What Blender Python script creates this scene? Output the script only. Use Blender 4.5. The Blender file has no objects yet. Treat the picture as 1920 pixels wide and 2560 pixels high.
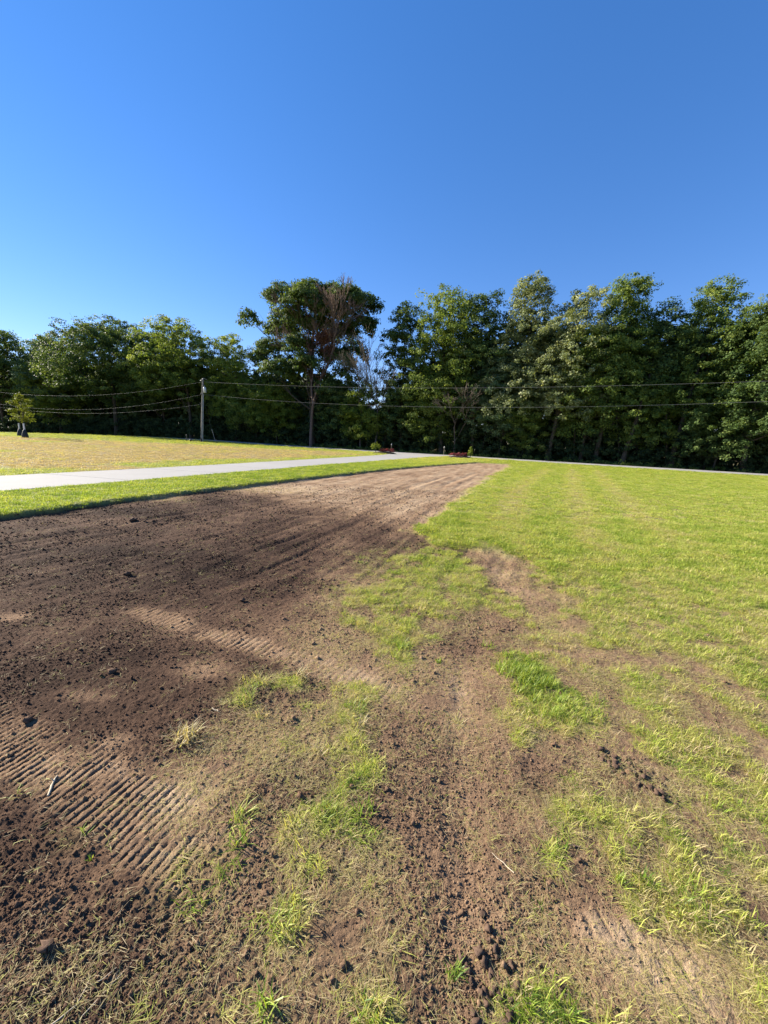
import bpy, math, random
import numpy as np
from mathutils import Matrix, Vector

# ------------------------------------------------------------------ camera, sky, sun
scn = bpy.context.scene
COL = scn.collection
cam_d = bpy.data.cameras.new('camera'); cam = bpy.data.objects.new('camera', cam_d); COL.objects.link(cam)
cam_d.sensor_fit = 'VERTICAL'; cam_d.sensor_height = 34.64; cam_d.sensor_width = 25.98
cam_d.lens = 13.0; cam_d.clip_start = 0.05; cam_d.clip_end = 3000
cam.matrix_world = Matrix.Translation((0, 0, 1.55)) @ Matrix.Rotation(math.radians(90 - 10.27), 4, 'X') @ Matrix.Rotation(math.radians(2.7), 4, 'Z')
scn.camera = cam

SUN_EL = math.radians(25)
SUN_H = Vector((-0.93, 0.37, 0)).normalized()          # horizontal direction TOWARDS the sun
SUN_AZ = math.atan2(SUN_H.x, SUN_H.y)                   # clockwise from +Y
world = bpy.data.worlds.new('World'); scn.world = world; world.use_nodes = True
wn = world.node_tree; wn.nodes.clear()
sky = wn.nodes.new('ShaderNodeTexSky'); sky.sky_type = 'NISHITA'; sky.sun_disc = False
sky.sun_elevation = SUN_EL; sky.sun_rotation = SUN_AZ
sky.air_density = 1.0; sky.dust_density = 0.0; sky.ozone_density = 2.0; sky.altitude = 200
bg = wn.nodes.new('ShaderNodeBackground'); bg.inputs['Strength'].default_value = 0.089
wo = wn.nodes.new('ShaderNodeOutputWorld')
hs = wn.nodes.new('ShaderNodeHueSaturation'); hs.inputs['Saturation'].default_value = 1.5
gm = wn.nodes.new('ShaderNodeGamma'); gm.inputs[1].default_value = 0.75
wn.links.new(sky.outputs[0], gm.inputs[0]); wn.links.new(gm.outputs[0], hs.inputs['Color']); wb = wn.nodes.new('ShaderNodeMix'); wb.data_type = 'RGBA'; wb.blend_type = 'MULTIPLY'; wb.inputs[0].default_value = 1.0; wb.inputs[7].default_value = (.95, .89, 1.14, 1)
wn.links.new(hs.outputs[0], wb.inputs[6]); wn.links.new(wb.outputs[2], bg.inputs[0]); wn.links.new(bg.outputs[0], wo.inputs[0])
sun_d = bpy.data.lights.new('sun', 'SUN'); sun_d.energy = 5.0; sun_d.angle = math.radians(0.5); sun_d.color = (1.0, 0.91, 0.77)
sun = bpy.data.objects.new('sun', sun_d); COL.objects.link(sun)
sd = Vector((SUN_H.x * math.cos(SUN_EL), SUN_H.y * math.cos(SUN_EL), math.sin(SUN_EL)))
sun.rotation_euler = sd.to_track_quat('Z', 'Y').to_euler(); sun.location = sd * 60

scn.render.engine = 'CYCLES'
scn.cycles.samples = 96; scn.cycles.use_denoising = True
scn.cycles.max_bounces = 6; scn.cycles.transparent_max_bounces = 4
scn.render.resolution_x = 768; scn.render.resolution_y = 1024
vs = scn.view_settings
vs.view_transform = 'Standard'; vs.look = 'None'; vs.exposure = 1.65; vs.gamma = 1.0; vs.use_curve_mapping = False

# ------------------------------------------------------------------ helpers
R = np.random.default_rng(11)
random.seed(4)

def sstep(a, b, x):
    t = np.clip((x - a) / (b - a), 0, 1); return t * t * (3 - 2 * t)

def _hash(ix, iy, seed):
    h = (ix.astype(np.int64) * 374761393 + iy.astype(np.int64) * 668265263 + seed * 974634777) & 0xffffffff
    h = ((h ^ (h >> 13)) * 1274126177) & 0xffffffff
    h = (h ^ (h >> 16)) & 0xffffffff
    return h.astype(np.float64) / 4294967295.0

def perlin(x, y, seed=0):
    x = np.asarray(x, float); y = np.asarray(y, float)
    x0 = np.floor(x); y0 = np.floor(y); fx = x - x0; fy = y - y0
    u = fx * fx * fx * (fx * (fx * 6 - 15) + 10); v = fy * fy * fy * (fy * (fy * 6 - 15) + 10)
    def g(dx, dy):
        a = _hash(x0 + dx, y0 + dy, seed) * 6.28318
        return np.cos(a) * (fx - dx) + np.sin(a) * (fy - dy)
    n0 = g(0, 0) * (1 - u) + g(1, 0) * u; n1 = g(0, 1) * (1 - u) + g(1, 1) * u
    return (n0 * (1 - v) + n1 * v) * 1.5

def fbm(x, y, seed=0, o=4, gain=.5):
    s = 0; a = 1; t = 0
    for i in range(o):
        s = s + a * perlin(x, y, seed + i * 17); t += a; a *= gain; x = x * 2.03 + 3.1; y = y * 2.03 - 1.7
    return s / t

def worley(x, y, seed=0):
    x0 = np.floor(x); y0 = np.floor(y); d = np.full(np.shape(x), 9.0); hh = np.zeros(np.shape(x))
    for i in (-1, 0, 1):
        for j in (-1, 0, 1):
            cx = x0 + i; cy = y0 + j
            px = cx + _hash(cx, cy, seed); py = cy + _hash(cx, cy, seed + 5)
            q = (px - x) ** 2 + (py - y) ** 2
            m = q < d; d = np.where(m, q, d); hh = np.where(m, _hash(cx, cy, seed + 9), hh)
    return np.sqrt(d), hh

def gauss(x, y, L):
    s = np.zeros(np.shape(x))
    for cx, cy, rx, ry, a in L:
        s = s + a * np.exp(-1.1 * (((x - cx) / rx) ** 2 + ((y - cy) / ry) ** 2) ** 1.2)
    return s

def make_mesh(name, verts, faces, mat=None, smooth=False, loops=None):
    """verts (n,3); faces (m,k) int array (or list of such arrays with differing k)"""
    me = bpy.data.meshes.new(name)
    verts = np.asarray(verts, np.float32)
    if not isinstance(faces, list): faces = [faces]
    faces = [np.asarray(f, np.int32) for f in faces if len(f)]
    idx = np.concatenate([f.ravel() for f in faces])
    cnt = np.concatenate([np.full(len(f), f.shape[1], np.int32) for f in faces])
    st = np.concatenate([[0], np.cumsum(cnt)[:-1]]).astype(np.int32)
    me.vertices.add(len(verts)); me.vertices.foreach_set('co', verts.ravel())
    me.loops.add(len(idx)); me.loops.foreach_set('vertex_index', idx)
    me.polygons.add(len(cnt)); me.polygons.foreach_set('loop_start', st); me.polygons.foreach_set('loop_total', cnt)
    me.polygons.foreach_set('use_smooth', np.full(len(cnt), bool(smooth)))
    me.update(calc_edges=True)
    if mat: me.materials.append(mat)
    return me

def attr(me, name, arr, dom='POINT', typ='FLOAT'):
    a = me.attributes.new(name, typ, dom)
    a.data.foreach_set('value' if typ in ('FLOAT', 'INT') else 'vector', np.asarray(arr, np.float32 if typ != 'INT' else np.int32).ravel())

def obj(name, me, parent=None, loc=None):
    o = bpy.data.objects.new(name, me); COL.objects.link(o)
    if parent: o.parent = parent
    if loc is not None: o.location = loc
    return o

def tag(o, label, cat, group=None):
    o['label'] = label; o['category'] = cat
    if group: o['group'] = group
    return o

def kind(o, k, label=None):
    o['kind'] = k
    if label: o['label'] = label
    return o

def empty(name, loc, label, cat, group=None):
    o = bpy.data.objects.new(name, None); COL.objects.link(o); o.location = loc; o.empty_display_size = .2
    return tag(o, label, cat, group)

class MB:
    def __init__(s): s.v = []; s.f4 = []; s.f3 = []; s.n = 0
    def add(s, v, f):
        v = np.asarray(v, float).reshape(-1, 3); f = np.asarray(f, int)
        (s.f4 if f.shape[1] == 4 else s.f3).append(f + s.n); s.v.append(v); s.n += len(v)
    def tube(s, pts, rad, n=6, cap=True):
        pts = np.asarray(pts, float); m = len(pts); rad = np.broadcast_to(np.asarray(rad, float), (m,))
        d = np.gradient(pts, axis=0); d /= np.linalg.norm(d, axis=1)[:, None] + 1e-9
        ref = np.where(np.abs(d[:, 2:3]) > .9, [[1., 0, 0]], [[0, 0, 1.]])
        a = np.cross(d, ref); a /= np.linalg.norm(a, axis=1)[:, None] + 1e-9; b = np.cross(d, a)
        th = np.arange(n) * 2 * np.pi / n
        v = pts[:, None, :] + rad[:, None, None] * (np.cos(th)[None, :, None] * a[:, None, :] + np.sin(th)[None, :, None] * b[:, None, :])
        i = np.arange(m - 1)[:, None] * n; j = np.arange(n)[None, :]; k = (j + 1) % n
        f = np.stack([i + j, i + k, i + n + k, i + n + j], -1).reshape(-1, 4)
        base = s.n; s.add(v, f)
        if cap:
            for e, c in ((0, pts[0]), (m - 1, pts[-1])):
                q = np.arange(n)
                s.add(np.vstack([v[e], c]), np.stack([q, (q + 1) % n, np.full(n, n)], -1))
    def lathe(s, prof, n=16, c=(0, 0, 0)):
        prof = np.asarray(prof, float); th = np.arange(n) * 2 * np.pi / n
        v = np.stack([prof[:, 0:1] * np.cos(th), prof[:, 0:1] * np.sin(th), np.repeat(prof[:, 1:2], n, 1)], -1) + np.array(c)
        m = len(prof); i = np.arange(m - 1)[:, None] * n; j = np.arange(n)[None, :]; k = (j + 1) % n
        s.add(v, np.stack([i + j, i + k, i + n + k, i + n + j], -1).reshape(-1, 4))
    def mesh(s, name, mat, smooth=True):
        fs = []
        if s.f4: fs.append(np.concatenate(s.f4))
        if s.f3: fs.append(np.concatenate(s.f3))
        return make_mesh(name, np.concatenate(s.v), fs, mat, smooth)

# ------------------------------------------------------------------ materials
def new_mat(name):
    m = bpy.data.materials.new(name); m.use_nodes = True
    nt = m.node_tree; nt.nodes.clear()
    out = nt.nodes.new('ShaderNodeOutputMaterial')
    return m, nt, out

def N(nt, typ, **kw):
    n = nt.nodes.new(typ)
    for k, v in kw.items():
        if k.startswith('i_'):
            key = k[2:]
            n.inputs[int(key) if key.isdigit() else key].default_value = v
        else: setattr(n, k, v)
    return n

def ramp(nt, fac, stops):
    r = nt.nodes.new('ShaderNodeValToRGB')
    while len(r.color_ramp.elements) < len(stops): r.color_ramp.elements.new(.5)
    for e, (p, c) in zip(r.color_ramp.elements, stops): e.position = p; e.color = (*c, 1)
    if fac is not None: nt.links.new(fac, r.inputs[0])
    return r.outputs[0]

def noise(nt, scale, detail=4, rough=.55, vec=None):
    n = N(nt, 'ShaderNodeTexNoise'); n.inputs['Scale'].default_value = scale; n.inputs['Detail'].default_value = detail; n.inputs['Roughness'].default_value = rough
    if vec is not None: nt.links.new(vec, n.inputs['Vector'])
    return n.outputs['Fac']

def mathn(nt, op, a, b=None):
    n = N(nt, 'ShaderNodeMath', operation=op)
    for i, q in enumerate((a, b)):
        if q is None: continue
        if isinstance(q, (int, float)): n.inputs[i].default_value = q
        else: nt.links.new(q, n.inputs[i])
    return n.outputs[0]

def mixc(nt, fac, a, b, blend='MIX'):
    n = N(nt, 'ShaderNodeMix', data_type='RGBA', blend_type=blend)
    for key, q in (('Factor', fac), ('A', a), ('B', b)):
        s = [x for x in n.inputs if x.name == key and (x.type == ('VALUE' if key == 'Factor' else 'RGBA'))][0]
        if isinstance(q, (int, float)): s.default_value = q
        elif isinstance(q, tuple): s.default_value = (*q, 1)
        else: nt.links.new(q, s)
    return [x for x in n.outputs if x.type == 'RGBA'][0]

def geo_pos(nt): return N(nt, 'ShaderNodeNewGeometry').outputs['Position']

def bsdf(nt, out, color, rough=.9, spec=.2, bump=None, bump_d=.01, bump_s=1.0, normal_prev=None):
    p = N(nt, 'ShaderNodeBsdfPrincipled')
    if isinstance(color, tuple): p.inputs['Base Color'].default_value = (*color, 1)
    else: nt.links.new(color, p.inputs['Base Color'])
    p.inputs['Roughness'].default_value = rough; p.inputs['Specular IOR Level'].default_value = spec
    if bump is not None:
        b = N(nt, 'ShaderNodeBump'); b.inputs['Distance'].default_value = bump_d; b.inputs['Strength'].default_value = bump_s
        nt.links.new(bump, b.inputs['Height']); nt.links.new(b.outputs[0], p.inputs['Normal'])
    nt.links.new(p.outputs[0], out.inputs[0])
    return p

def mat_plain(name, col, rough=.8, spec=.3, var=.25, scale=8, metal=0):
    m, nt, out = new_mat(name)
    f = noise(nt, scale, 5, .6, geo_pos(nt))
    c = ramp(nt, f, [(.3, tuple(x * (1 - var) for x in col)), (.7, tuple(min(1, x * (1 + var)) for x in col))])
    p = bsdf(nt, out, c, rough, spec, f, .01, .4); p.inputs['Metallic'].default_value = metal
    return m

def mat_soil(name):
    m, nt, out = new_mat(name)
    pos = geo_pos(nt)
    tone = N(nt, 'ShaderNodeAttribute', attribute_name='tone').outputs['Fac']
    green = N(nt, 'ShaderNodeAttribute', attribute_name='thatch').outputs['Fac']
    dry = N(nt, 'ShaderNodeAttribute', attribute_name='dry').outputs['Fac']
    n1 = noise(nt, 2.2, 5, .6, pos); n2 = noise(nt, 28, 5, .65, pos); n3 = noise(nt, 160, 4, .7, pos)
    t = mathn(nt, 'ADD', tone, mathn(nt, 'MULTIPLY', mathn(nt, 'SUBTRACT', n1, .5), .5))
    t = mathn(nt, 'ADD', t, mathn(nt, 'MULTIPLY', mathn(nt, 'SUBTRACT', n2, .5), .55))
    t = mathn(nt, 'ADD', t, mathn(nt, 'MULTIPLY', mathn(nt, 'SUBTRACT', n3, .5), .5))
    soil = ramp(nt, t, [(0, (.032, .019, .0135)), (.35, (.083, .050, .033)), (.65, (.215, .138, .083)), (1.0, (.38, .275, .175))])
    gcol = ramp(nt, n2, [(.3, (.17, .185, .05)), (.7, (.32, .33, .10))])
    dcol = ramp(nt, n2, [(.3, (0.2040, 0.1487, 0.0680)), (.7, (0.3145, 0.2465, 0.1190))])
    gcol = mixc(nt, dry, gcol, dcol)
    c = mixc(nt, green, soil, gcol)
    h = mathn(nt, 'ADD', mathn(nt, 'MULTIPLY', n2, .8), mathn(nt, 'MULTIPLY', n3, .35))
    bsdf(nt, out, c, .97, .06, h, .02, 1.0)
    return m

def mat_clod():
    m, nt, out = new_mat('clod_earth')
    pos = geo_pos(nt)
    t0 = N(nt, 'ShaderNodeAttribute', attribute_name='tint', attribute_type='INSTANCER').outputs['Fac']
    n2 = noise(nt, 70, 4, .65, pos); n3 = noise(nt, 300, 3, .7, pos)
    t = mathn(nt, 'ADD', t0, mathn(nt, 'MULTIPLY', mathn(nt, 'SUBTRACT', n2, .5), .6))
    c = ramp(nt, t, [(0, (.042, .026, .019)), (.35, (.095, .058, .039)), (.65, (.205, .132, .081)), (1.0, (.33, .238, .152))])
    bsdf(nt, out, c, .97, .08, mathn(nt, 'ADD', n2, n3), .004, .8)
    return m

def mat_leaf(name, stops, tint_type='GEOMETRY', transl=.42, rough=.6, spec=.12, extra=None):
    """stops: colour ramp by tint 0..1"""
    m, nt, out = new_mat(name)
    t = N(nt, 'ShaderNodeAttribute', attribute_name='tint', attribute_type=tint_type).outputs['Fac']
    if extra:
        b = N(nt, 'ShaderNodeAttribute', attribute_name=extra).outputs['Fac']
        t = mathn(nt, 'ADD', t, mathn(nt, 'MULTIPLY', mathn(nt, 'SUBTRACT', b, .5), .35))
    c = ramp(nt, t, stops)
    p = N(nt, 'ShaderNodeBsdfPrincipled'); nt.links.new(c, p.inputs['Base Color'])
    p.inputs['Roughness'].default_value = rough; p.inputs['Specular IOR Level'].default_value = spec
    tr = N(nt, 'ShaderNodeBsdfTranslucent')
    tc = mixc(nt, 1.0, c, (1.25, 1.15, .55), 'MULTIPLY'); nt.links.new(tc, tr.inputs[0])
    mx = N(nt, 'ShaderNodeMixShader'); mx.inputs[0].default_value = transl
    nt.links.new(p.outputs[0], mx.inputs[1]); nt.links.new(tr.outputs[0], mx.inputs[2]); nt.links.new(mx.outputs[0], out.inputs[0])
    return m

M_SOIL = mat_soil('earth')
M_CLOD = mat_clod()
GRASS_STOPS = [(0, (.075, .16, .012)), (.3, (.26, .36, .042)), (.55, (.50, .52, .125)), (.78, (.47, .41, .20)), (1, (.50, .40, .25))]
M_GRASS = mat_leaf('grass_blade', GRASS_STOPS, 'INSTANCER', .45, .55, .2, 'bv')
M_BARK = mat_plain('bark', (.065, .055, .043), .95, .1, .5, 6)
M_BARK_PALE = mat_plain('bark_pale', (.20, .175, .145), .9, .1, .4, 6)
M_DEADWOOD = mat_plain('dead_wood', (.13, .108, .09), .9, .1, .35, 5)
M_REDWOOD = mat_plain('brown_vine', (.15, .105, .085), .9, .1, .35, 5)
LEAF = {
 'dark': mat_leaf('leaf_dark', [(0, (0.0240, 0.0480, 0.0168)), (.5, (0.0744, 0.1224, 0.0348)), (1, (0.1860, 0.2400, 0.0744))], transl=.4),
 'mid': mat_leaf('leaf_mid', [(0, (0.0345, 0.0633, 0.0161)), (.5, (0.1288, 0.1898, 0.0414)), (1, (0.2990, 0.3507, 0.0897))], transl=.46),
 'pale': mat_leaf('leaf_pale', [(0, (.052, .072, .028)), (.5, (.185, .225, .095)), (1, (.42, .45, .25))], transl=0.42, spec=.25),
 'lime': mat_leaf('leaf_lime', [(0, (0.0662, 0.1096, 0.0208)), (.5, (0.1540, 0.2126, 0.0378)), (1, (0.2788, 0.3222, 0.0662))], transl=0.50),
 'blue': mat_leaf('leaf_blue', [(0, (0.0421, 0.0799, 0.0432)), (.5, (0.0972, 0.1544, 0.0734)), (1, (0.2009, 0.2592, 0.1253))], transl=0.40),
 'gold': mat_leaf('leaf_gold', [(0, (.06, .085, .012)), (.5, (.125, .16, .022)), (1, (.22, .22, .04))], transl=.45),
 'rust': mat_leaf('leaf_rust', [(0, (.06, .028, .022)), (.5, (.12, .058, .045)), (1, (.19, .10, .078))], transl=.25),
 'under': mat_leaf('leaf_shaded', [(0, (0.0168, 0.0308, 0.0154)), (.5, (0.0420, 0.0700, 0.0280)), (1, (0.0910, 0.1288, 0.0476))], transl=.3),  # shade inside the wood put into the leaf colour by a low albedo
 'red': mat_leaf('petal_red', [(0, (.13, .03, .035)), (.5, (.24, .06, .065)), (1, (.36, .13, .13))], transl=.3),
}

# ------------------------------------------------------------------ the lie of the land (world metres; +Y ahead, lawn level = 0)
VY = [-5, 3, 6.52, 7.15, 8.07, 9.15, 11.04, 13.96, 18.63, 24.97, 31.82, 38.16, 45, 60]
VX = [-10.5, -7.9, -6.67, -6.42, -6.18, -5.80, -5.10, -3.92, -1.87, 1.08, 4.77, 8.44, 12, 18]
LY = [-1, .8, 1.01, 1.23, 1.54, 1.97, 2.67, 3.32, 3.77, 4.67, 5.4, 6.3, 6.9, 8.97, 12.82, 22.38, 39.31, 60]
LX = [.5, .53, .59, .6, .75, .75, 1.1, 1.41, 1.7, 2.0, 2.1, .75, .55, 1.32, 2.61, 6.08, 12.68, 21]
NY = [-4, 8.79, 10.6, 15.55, 23.61, 36.04, 45, 55]          # drive, edge towards the camera
NX = [-13.4, -8.93, -8.2, -6.55, -3.75, .75, 4.1, 8.6]
FY = [-4, 11.42, 14.14, 19.86, 37.87, 48, 55]               # drive, far edge
FX = [-16.3, -11.54, -10.6, -8.65, -3.2, -.4, .6]
RX = [-160, -100, -60, -35, -15, 0, 10.5, 25, 39, 80, 140]  # road, edge towards the camera
RY = [108, 92, 84, 76, 67, 60, 55.5, 47, 39.8, 18, -14]
def xv(y): return np.interp(y, VY, VX)
def xl(y): return np.interp(y, LY, LX)
def xn(y): return np.interp(y, NY, NX)
def xf(y): return np.interp(y, FY, FX)
def roady(x): return np.interp(x, RX, RY)

def terrain(x, y):
    z = .34 * np.exp(-(((x + 45) / 26) ** 2 + ((y - 80) / 17) ** 2))
    z = z - .85 * sstep(-62, -95, x) * sstep(52, 85, y)
    return z

G = [(0.78, 5.13, 0.55, 1.0, 0.75), (0.09, 3.82, 0.5, 0.55, 0.6), (1.03, 4.58, 0.22, 1.03, 0.7), (.6, 4.2, .5, .8, .35), (0.2, 2.88, 0.19, 0.37, 0.6), (-0.08, 3.27, 0.3, 0.23, 0.35), (-0.7, 2.17, 0.24, 0.2, 0.5), (-0.14, 2.12, 0.16, 0.17, 0.55), (-0.02, 1.79, 0.15, 0.13, 0.35), (-0.2, 1.39, 0.1, 0.06, 0.6), (-0.03, 1.47, 0.08, 0.16, 0.6), (-0.51, 1.33, 0.08, 0.11, 0.5), (-0.3, 1.34, 0.15, 0.07, 0.35), (-0.27, 1.0, 0.07, 0.07, 0.4), (-0.26, 0.81, 0.03, 0.03, 0.5), (0.05, 0.81, 0.09, 0.03, 0.5), (-0.04, 0.82, 0.08, 0.04, 0.25), (0.28, 0.91, 0.04, 0.04, 0.5), (1.09, 2.34, 0.24, 0.38, 0.9), (0.76, 1.86, 0.07, 0.07, 0.7), (1.32, 3.91, 0.16, 0.52, 0.45), (2.14, 4.62, 0.36, 0.71, 0.3), (1.02, 1.19, 0.11, 0.06, 0.4), (1.13, 1.1, 0.19, 0.07, 0.6), (0.68, 1.22, 0.09, 0.15, 0.35), (0.46, 0.82, 0.15, 0.03, 0.6), (1.78, 1.7, 0.21, 0.45, 0.4), (2.94, 3.1, 0.46, 0.66, 0.4), (0.11, 2.27, 0.19, 0.12, 0.25), (-1.15, 1.24, 0.09, 0.06, 0.12), (-1.5, 1.43, 0.08, 0.06, 0.12), (-0.86, 1.69, 0.04, 0.04, 0.2), (1.33, 1.07, 0.1, 0.07, 0.5)]
B = [(1.66, 4.97, 0.34, 1.35, -0.9), (0.91, 3.21, 0.21, 0.36, -0.6), (0.6, 2.5, 0.3, 0.34, -0.9), (0.4, 1.98, 0.24, 0.27, -0.95), (0.45, 1.58, 0.28, 0.32, -1), (0.37, 1.17, 0.22, 0.19, -1), (0.27, 0.9, 0.12, 0.11, -0.9), (1.44, 2.28, 0.19, 0.2, -0.6), (1.94, 2.63, 0.44, 0.19, -0.3), (1.33, 1.68, 0.23, 0.17, -0.85), (1.15, 1.86, 0.16, 0.14, -0.35), (1.48, 1.37, 0.17, 0.12, -0.3), (0.93, 0.96, 0.17, 0.08, -0.55), (1.08, 0.91, 0.13, 0.09, -0.5), (0.71, 0.88, 0.07, 0.07, -0.55), (0.98, 1.68, 0.12, 0.18, -0.3), (0.74, 1.07, 0.1, 0.08, -0.3)]
T = [(-1.26, 2.37, 0.18, 0.16, 0.5), (-1.74, 2.06, 0.19, 0.07, 0.6), (-3.09, 2.99, 0.16, 0.12, 0.7), (-1.32, 1.73, 0.08, 0.06, 0.6), (-1.05, 2.38, 0.15, 0.13, 0.4), (-1.42, 1.56, 0.34, 0.13, 0.35), (-1.34, 2.8, 0.53, 0.18, 0.2), (-0.43, 2.85, 0.26, 0.36, 0.3), (-0.43, 1.92, 0.38, 0.29, 0.25), (0.5, 1.92, 0.11, 0.48, 0.18), (0.6, 2.5, 0.2, 0.34, 0.16), (0.37, 1.25, 0.09, 0.21, 0.12), (-5.52, 9.46, 0.71, 0.64, 0.7), (-3.99, 12.19, 1.69, 0.93, 0.6), (1.55, 4.67, 0.35, 1.05, 0.35), (0.94, 0.92, 0.27, 0.1, 0.4), (-0.79, 1.47, 0.19, 0.14, 0.5), (-0.05, 2.54, 0.4, 0.29, 0.4)]
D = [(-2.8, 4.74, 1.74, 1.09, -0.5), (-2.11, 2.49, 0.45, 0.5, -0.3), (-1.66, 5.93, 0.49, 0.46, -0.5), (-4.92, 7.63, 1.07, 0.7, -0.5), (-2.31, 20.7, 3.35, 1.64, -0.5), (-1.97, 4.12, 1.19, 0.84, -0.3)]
S = [(.5, 4.3, .7, 1.3, .6), (-.1, 2.9, .5, .5, .5), (-0.84, 1.69, 0.25, 0.18, 0.7), (-0.75, 1.44, 0.18, 0.18, 0.8), (-0.4, 1.79, 0.31, 0.29, 0.9), (-0.34, 1.21, 0.28, 0.17, 0.5), (-0.28, 1.92, 0.21, 0.22, 0.5), (-1.1, 1.18, 0.17, 0.16, 0.25), (-0.89, 0.85, 0.2, 0.1, .6), (0.01, 1.14, 0.15, 0.12, 0.5), (0.66, 1.11, 0.13, 0.22, 0.7), (1.54, 1.84, 0.46, 0.74, 0.6), (0.94, 0.93, 0.3, 0.13, 0.7), (0.26, 2.21, 0.3, 0.28, 0.4), (-5.44, 9.31, 0.7, 0.55, 0.9), (-3.92, 11.96, 1.52, 0.89, 0.7), (1.16, 1.79, 0.16, 0.12, 0.6), (-0.12, 0.94, 0.13, 0.11, 0.4), (1.61, 4.76, 0.35, 1.25, 0.3), (1.86, 2.43, 0.5, 0.32, 0.6)]
STRIPES = [[(13.88, 33.12), (6.21, 17.36), (3.49, 10.64), (2.22, 7.01)], [(16.85, 35.22), (6.86, 13.73), (4.46, 8.36), (3.44, 5.97)],
           [(18.64, 34.62), (9.69, 16.15), (6.31, 9.04), (5.31, 6.58)]]

def lawn_mask(x, y):
    w = .10 + .035 * np.clip(y, 0, 20) + .45 * sstep(6.5, 4.5, y)
    d = x - xl(y) + .22 * (1 - sstep(6, 9, y)) * fbm(x * 2.2, y * 2.2, 61) * 2 + .16 * fbm(x * 3, y * 3, 62) * 2 + .30 * sstep(3.5, 6, y) * sstep(16, 7, y) * fbm(x * 1.3, y * 1.3, 64, 4) * 2 + .05 * np.clip(y - 6, 0, 20) * fbm(x * .6, y * .45, 65, 3)
    m = sstep(-w * .5, w, d)
    end = sstep(38.6, 39.6, y + .35 * fbm(x, y, 63) * 2)
    return np.maximum(m, end)

def stripes(x, y):
    s = np.zeros(np.shape(x))
    for L in STRIPES:
        L = sorted(L, key=lambda p: p[1]); ys = [p[1] for p in L]; xs = [p[0] for p in L]
        c = np.interp(y, ys, xs); ok = sstep(ys[0] - 1.2, ys[0] + .5, y) * (1 - sstep(ys[-1] - 3, ys[-1] + 3, y))
        s = np.maximum(s, ok * np.exp(-((x - c) / .42) ** 2))
    return s

def grass_density(x, y):
    """living green cover of the lawn side and of the tufts in the soil, 0..1"""
    n = fbm(x * 3.1, y * 3.1, 31, 4) * 1.4
    n2 = fbm(x * 9, y * 9, 33, 3) * 1.3
    far = sstep(2.2, 7.5, y + .35 * (x - 1))
    base = lawn_mask(x, y) * (.50 + .50 * far + (n * .9 + n2 * .4) * (1 - .85 * far))
    sp = sstep(-1.0, -.45, x) * sstep(2.6, 1.9, y) * (.20 + .6 * n + .5 * n2) + sstep(-.9, -.1, x) * sstep(6.2, 5.2, y) * sstep(2.2, 3, y) * (.18 + .5 * n + .4 * n2)
    g = base + np.clip(sp, 0, .42) * (1 - lawn_mask(x, y)) + gauss(x, y, G) * np.clip(1 + 1.5 * n + 1.3 * n2, 0, 2) + gauss(x, y, B)
    return np.clip(g, 0, 1)

def track(x, y, a, b, w):
    ax, ay = a; bx, by = b; L = math.hypot(bx - ax, by - ay); ux, uy = (bx - ax) / L, (by - ay) / L
    s = (x - ax) * ux + (y - ay) * uy; d = (x - ax) * -uy + (y - ay) * ux
    ins = sstep(w / 2 + .05, w / 2 - .05, np.abs(d) + .05 * fbm(x * 5, y * 5, 46, 2)) * sstep(-.12, .15, s) * sstep(L + .2, L - .35, s)
    return s, d, ins

TRACKS = [((-2.5, 1.97), (-.45, 1.15), .30, .036, .015, .72), ((-2.3, 3.31), (-.4, 2.48), .22, .052, .012, .62), ((-.45, 2.52), (.25, 2.14), .24, .05, .009, .45),
          ((-1.75, 3.75), (-1.0, 4.6), .18, .06, .010, .5), ((.66, .93), (1.4, .93), .30, .058, .005, .08)]

def region(x, y):
    """0 dry field, 1 verge, 2 bare soil, 3 lawn; verge includes the bed of the drive"""
    r = np.where(x < xf(y), 0, np.where(x < xv(y) + .05 * fbm(x * 2, y * 2, 70), 1, 2))
    r = np.where((r == 2) & (lawn_mask(x, y) > .5), 3, r)
    r = np.where((y > 40) & (r == 2), 3, r)
    return r

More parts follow.
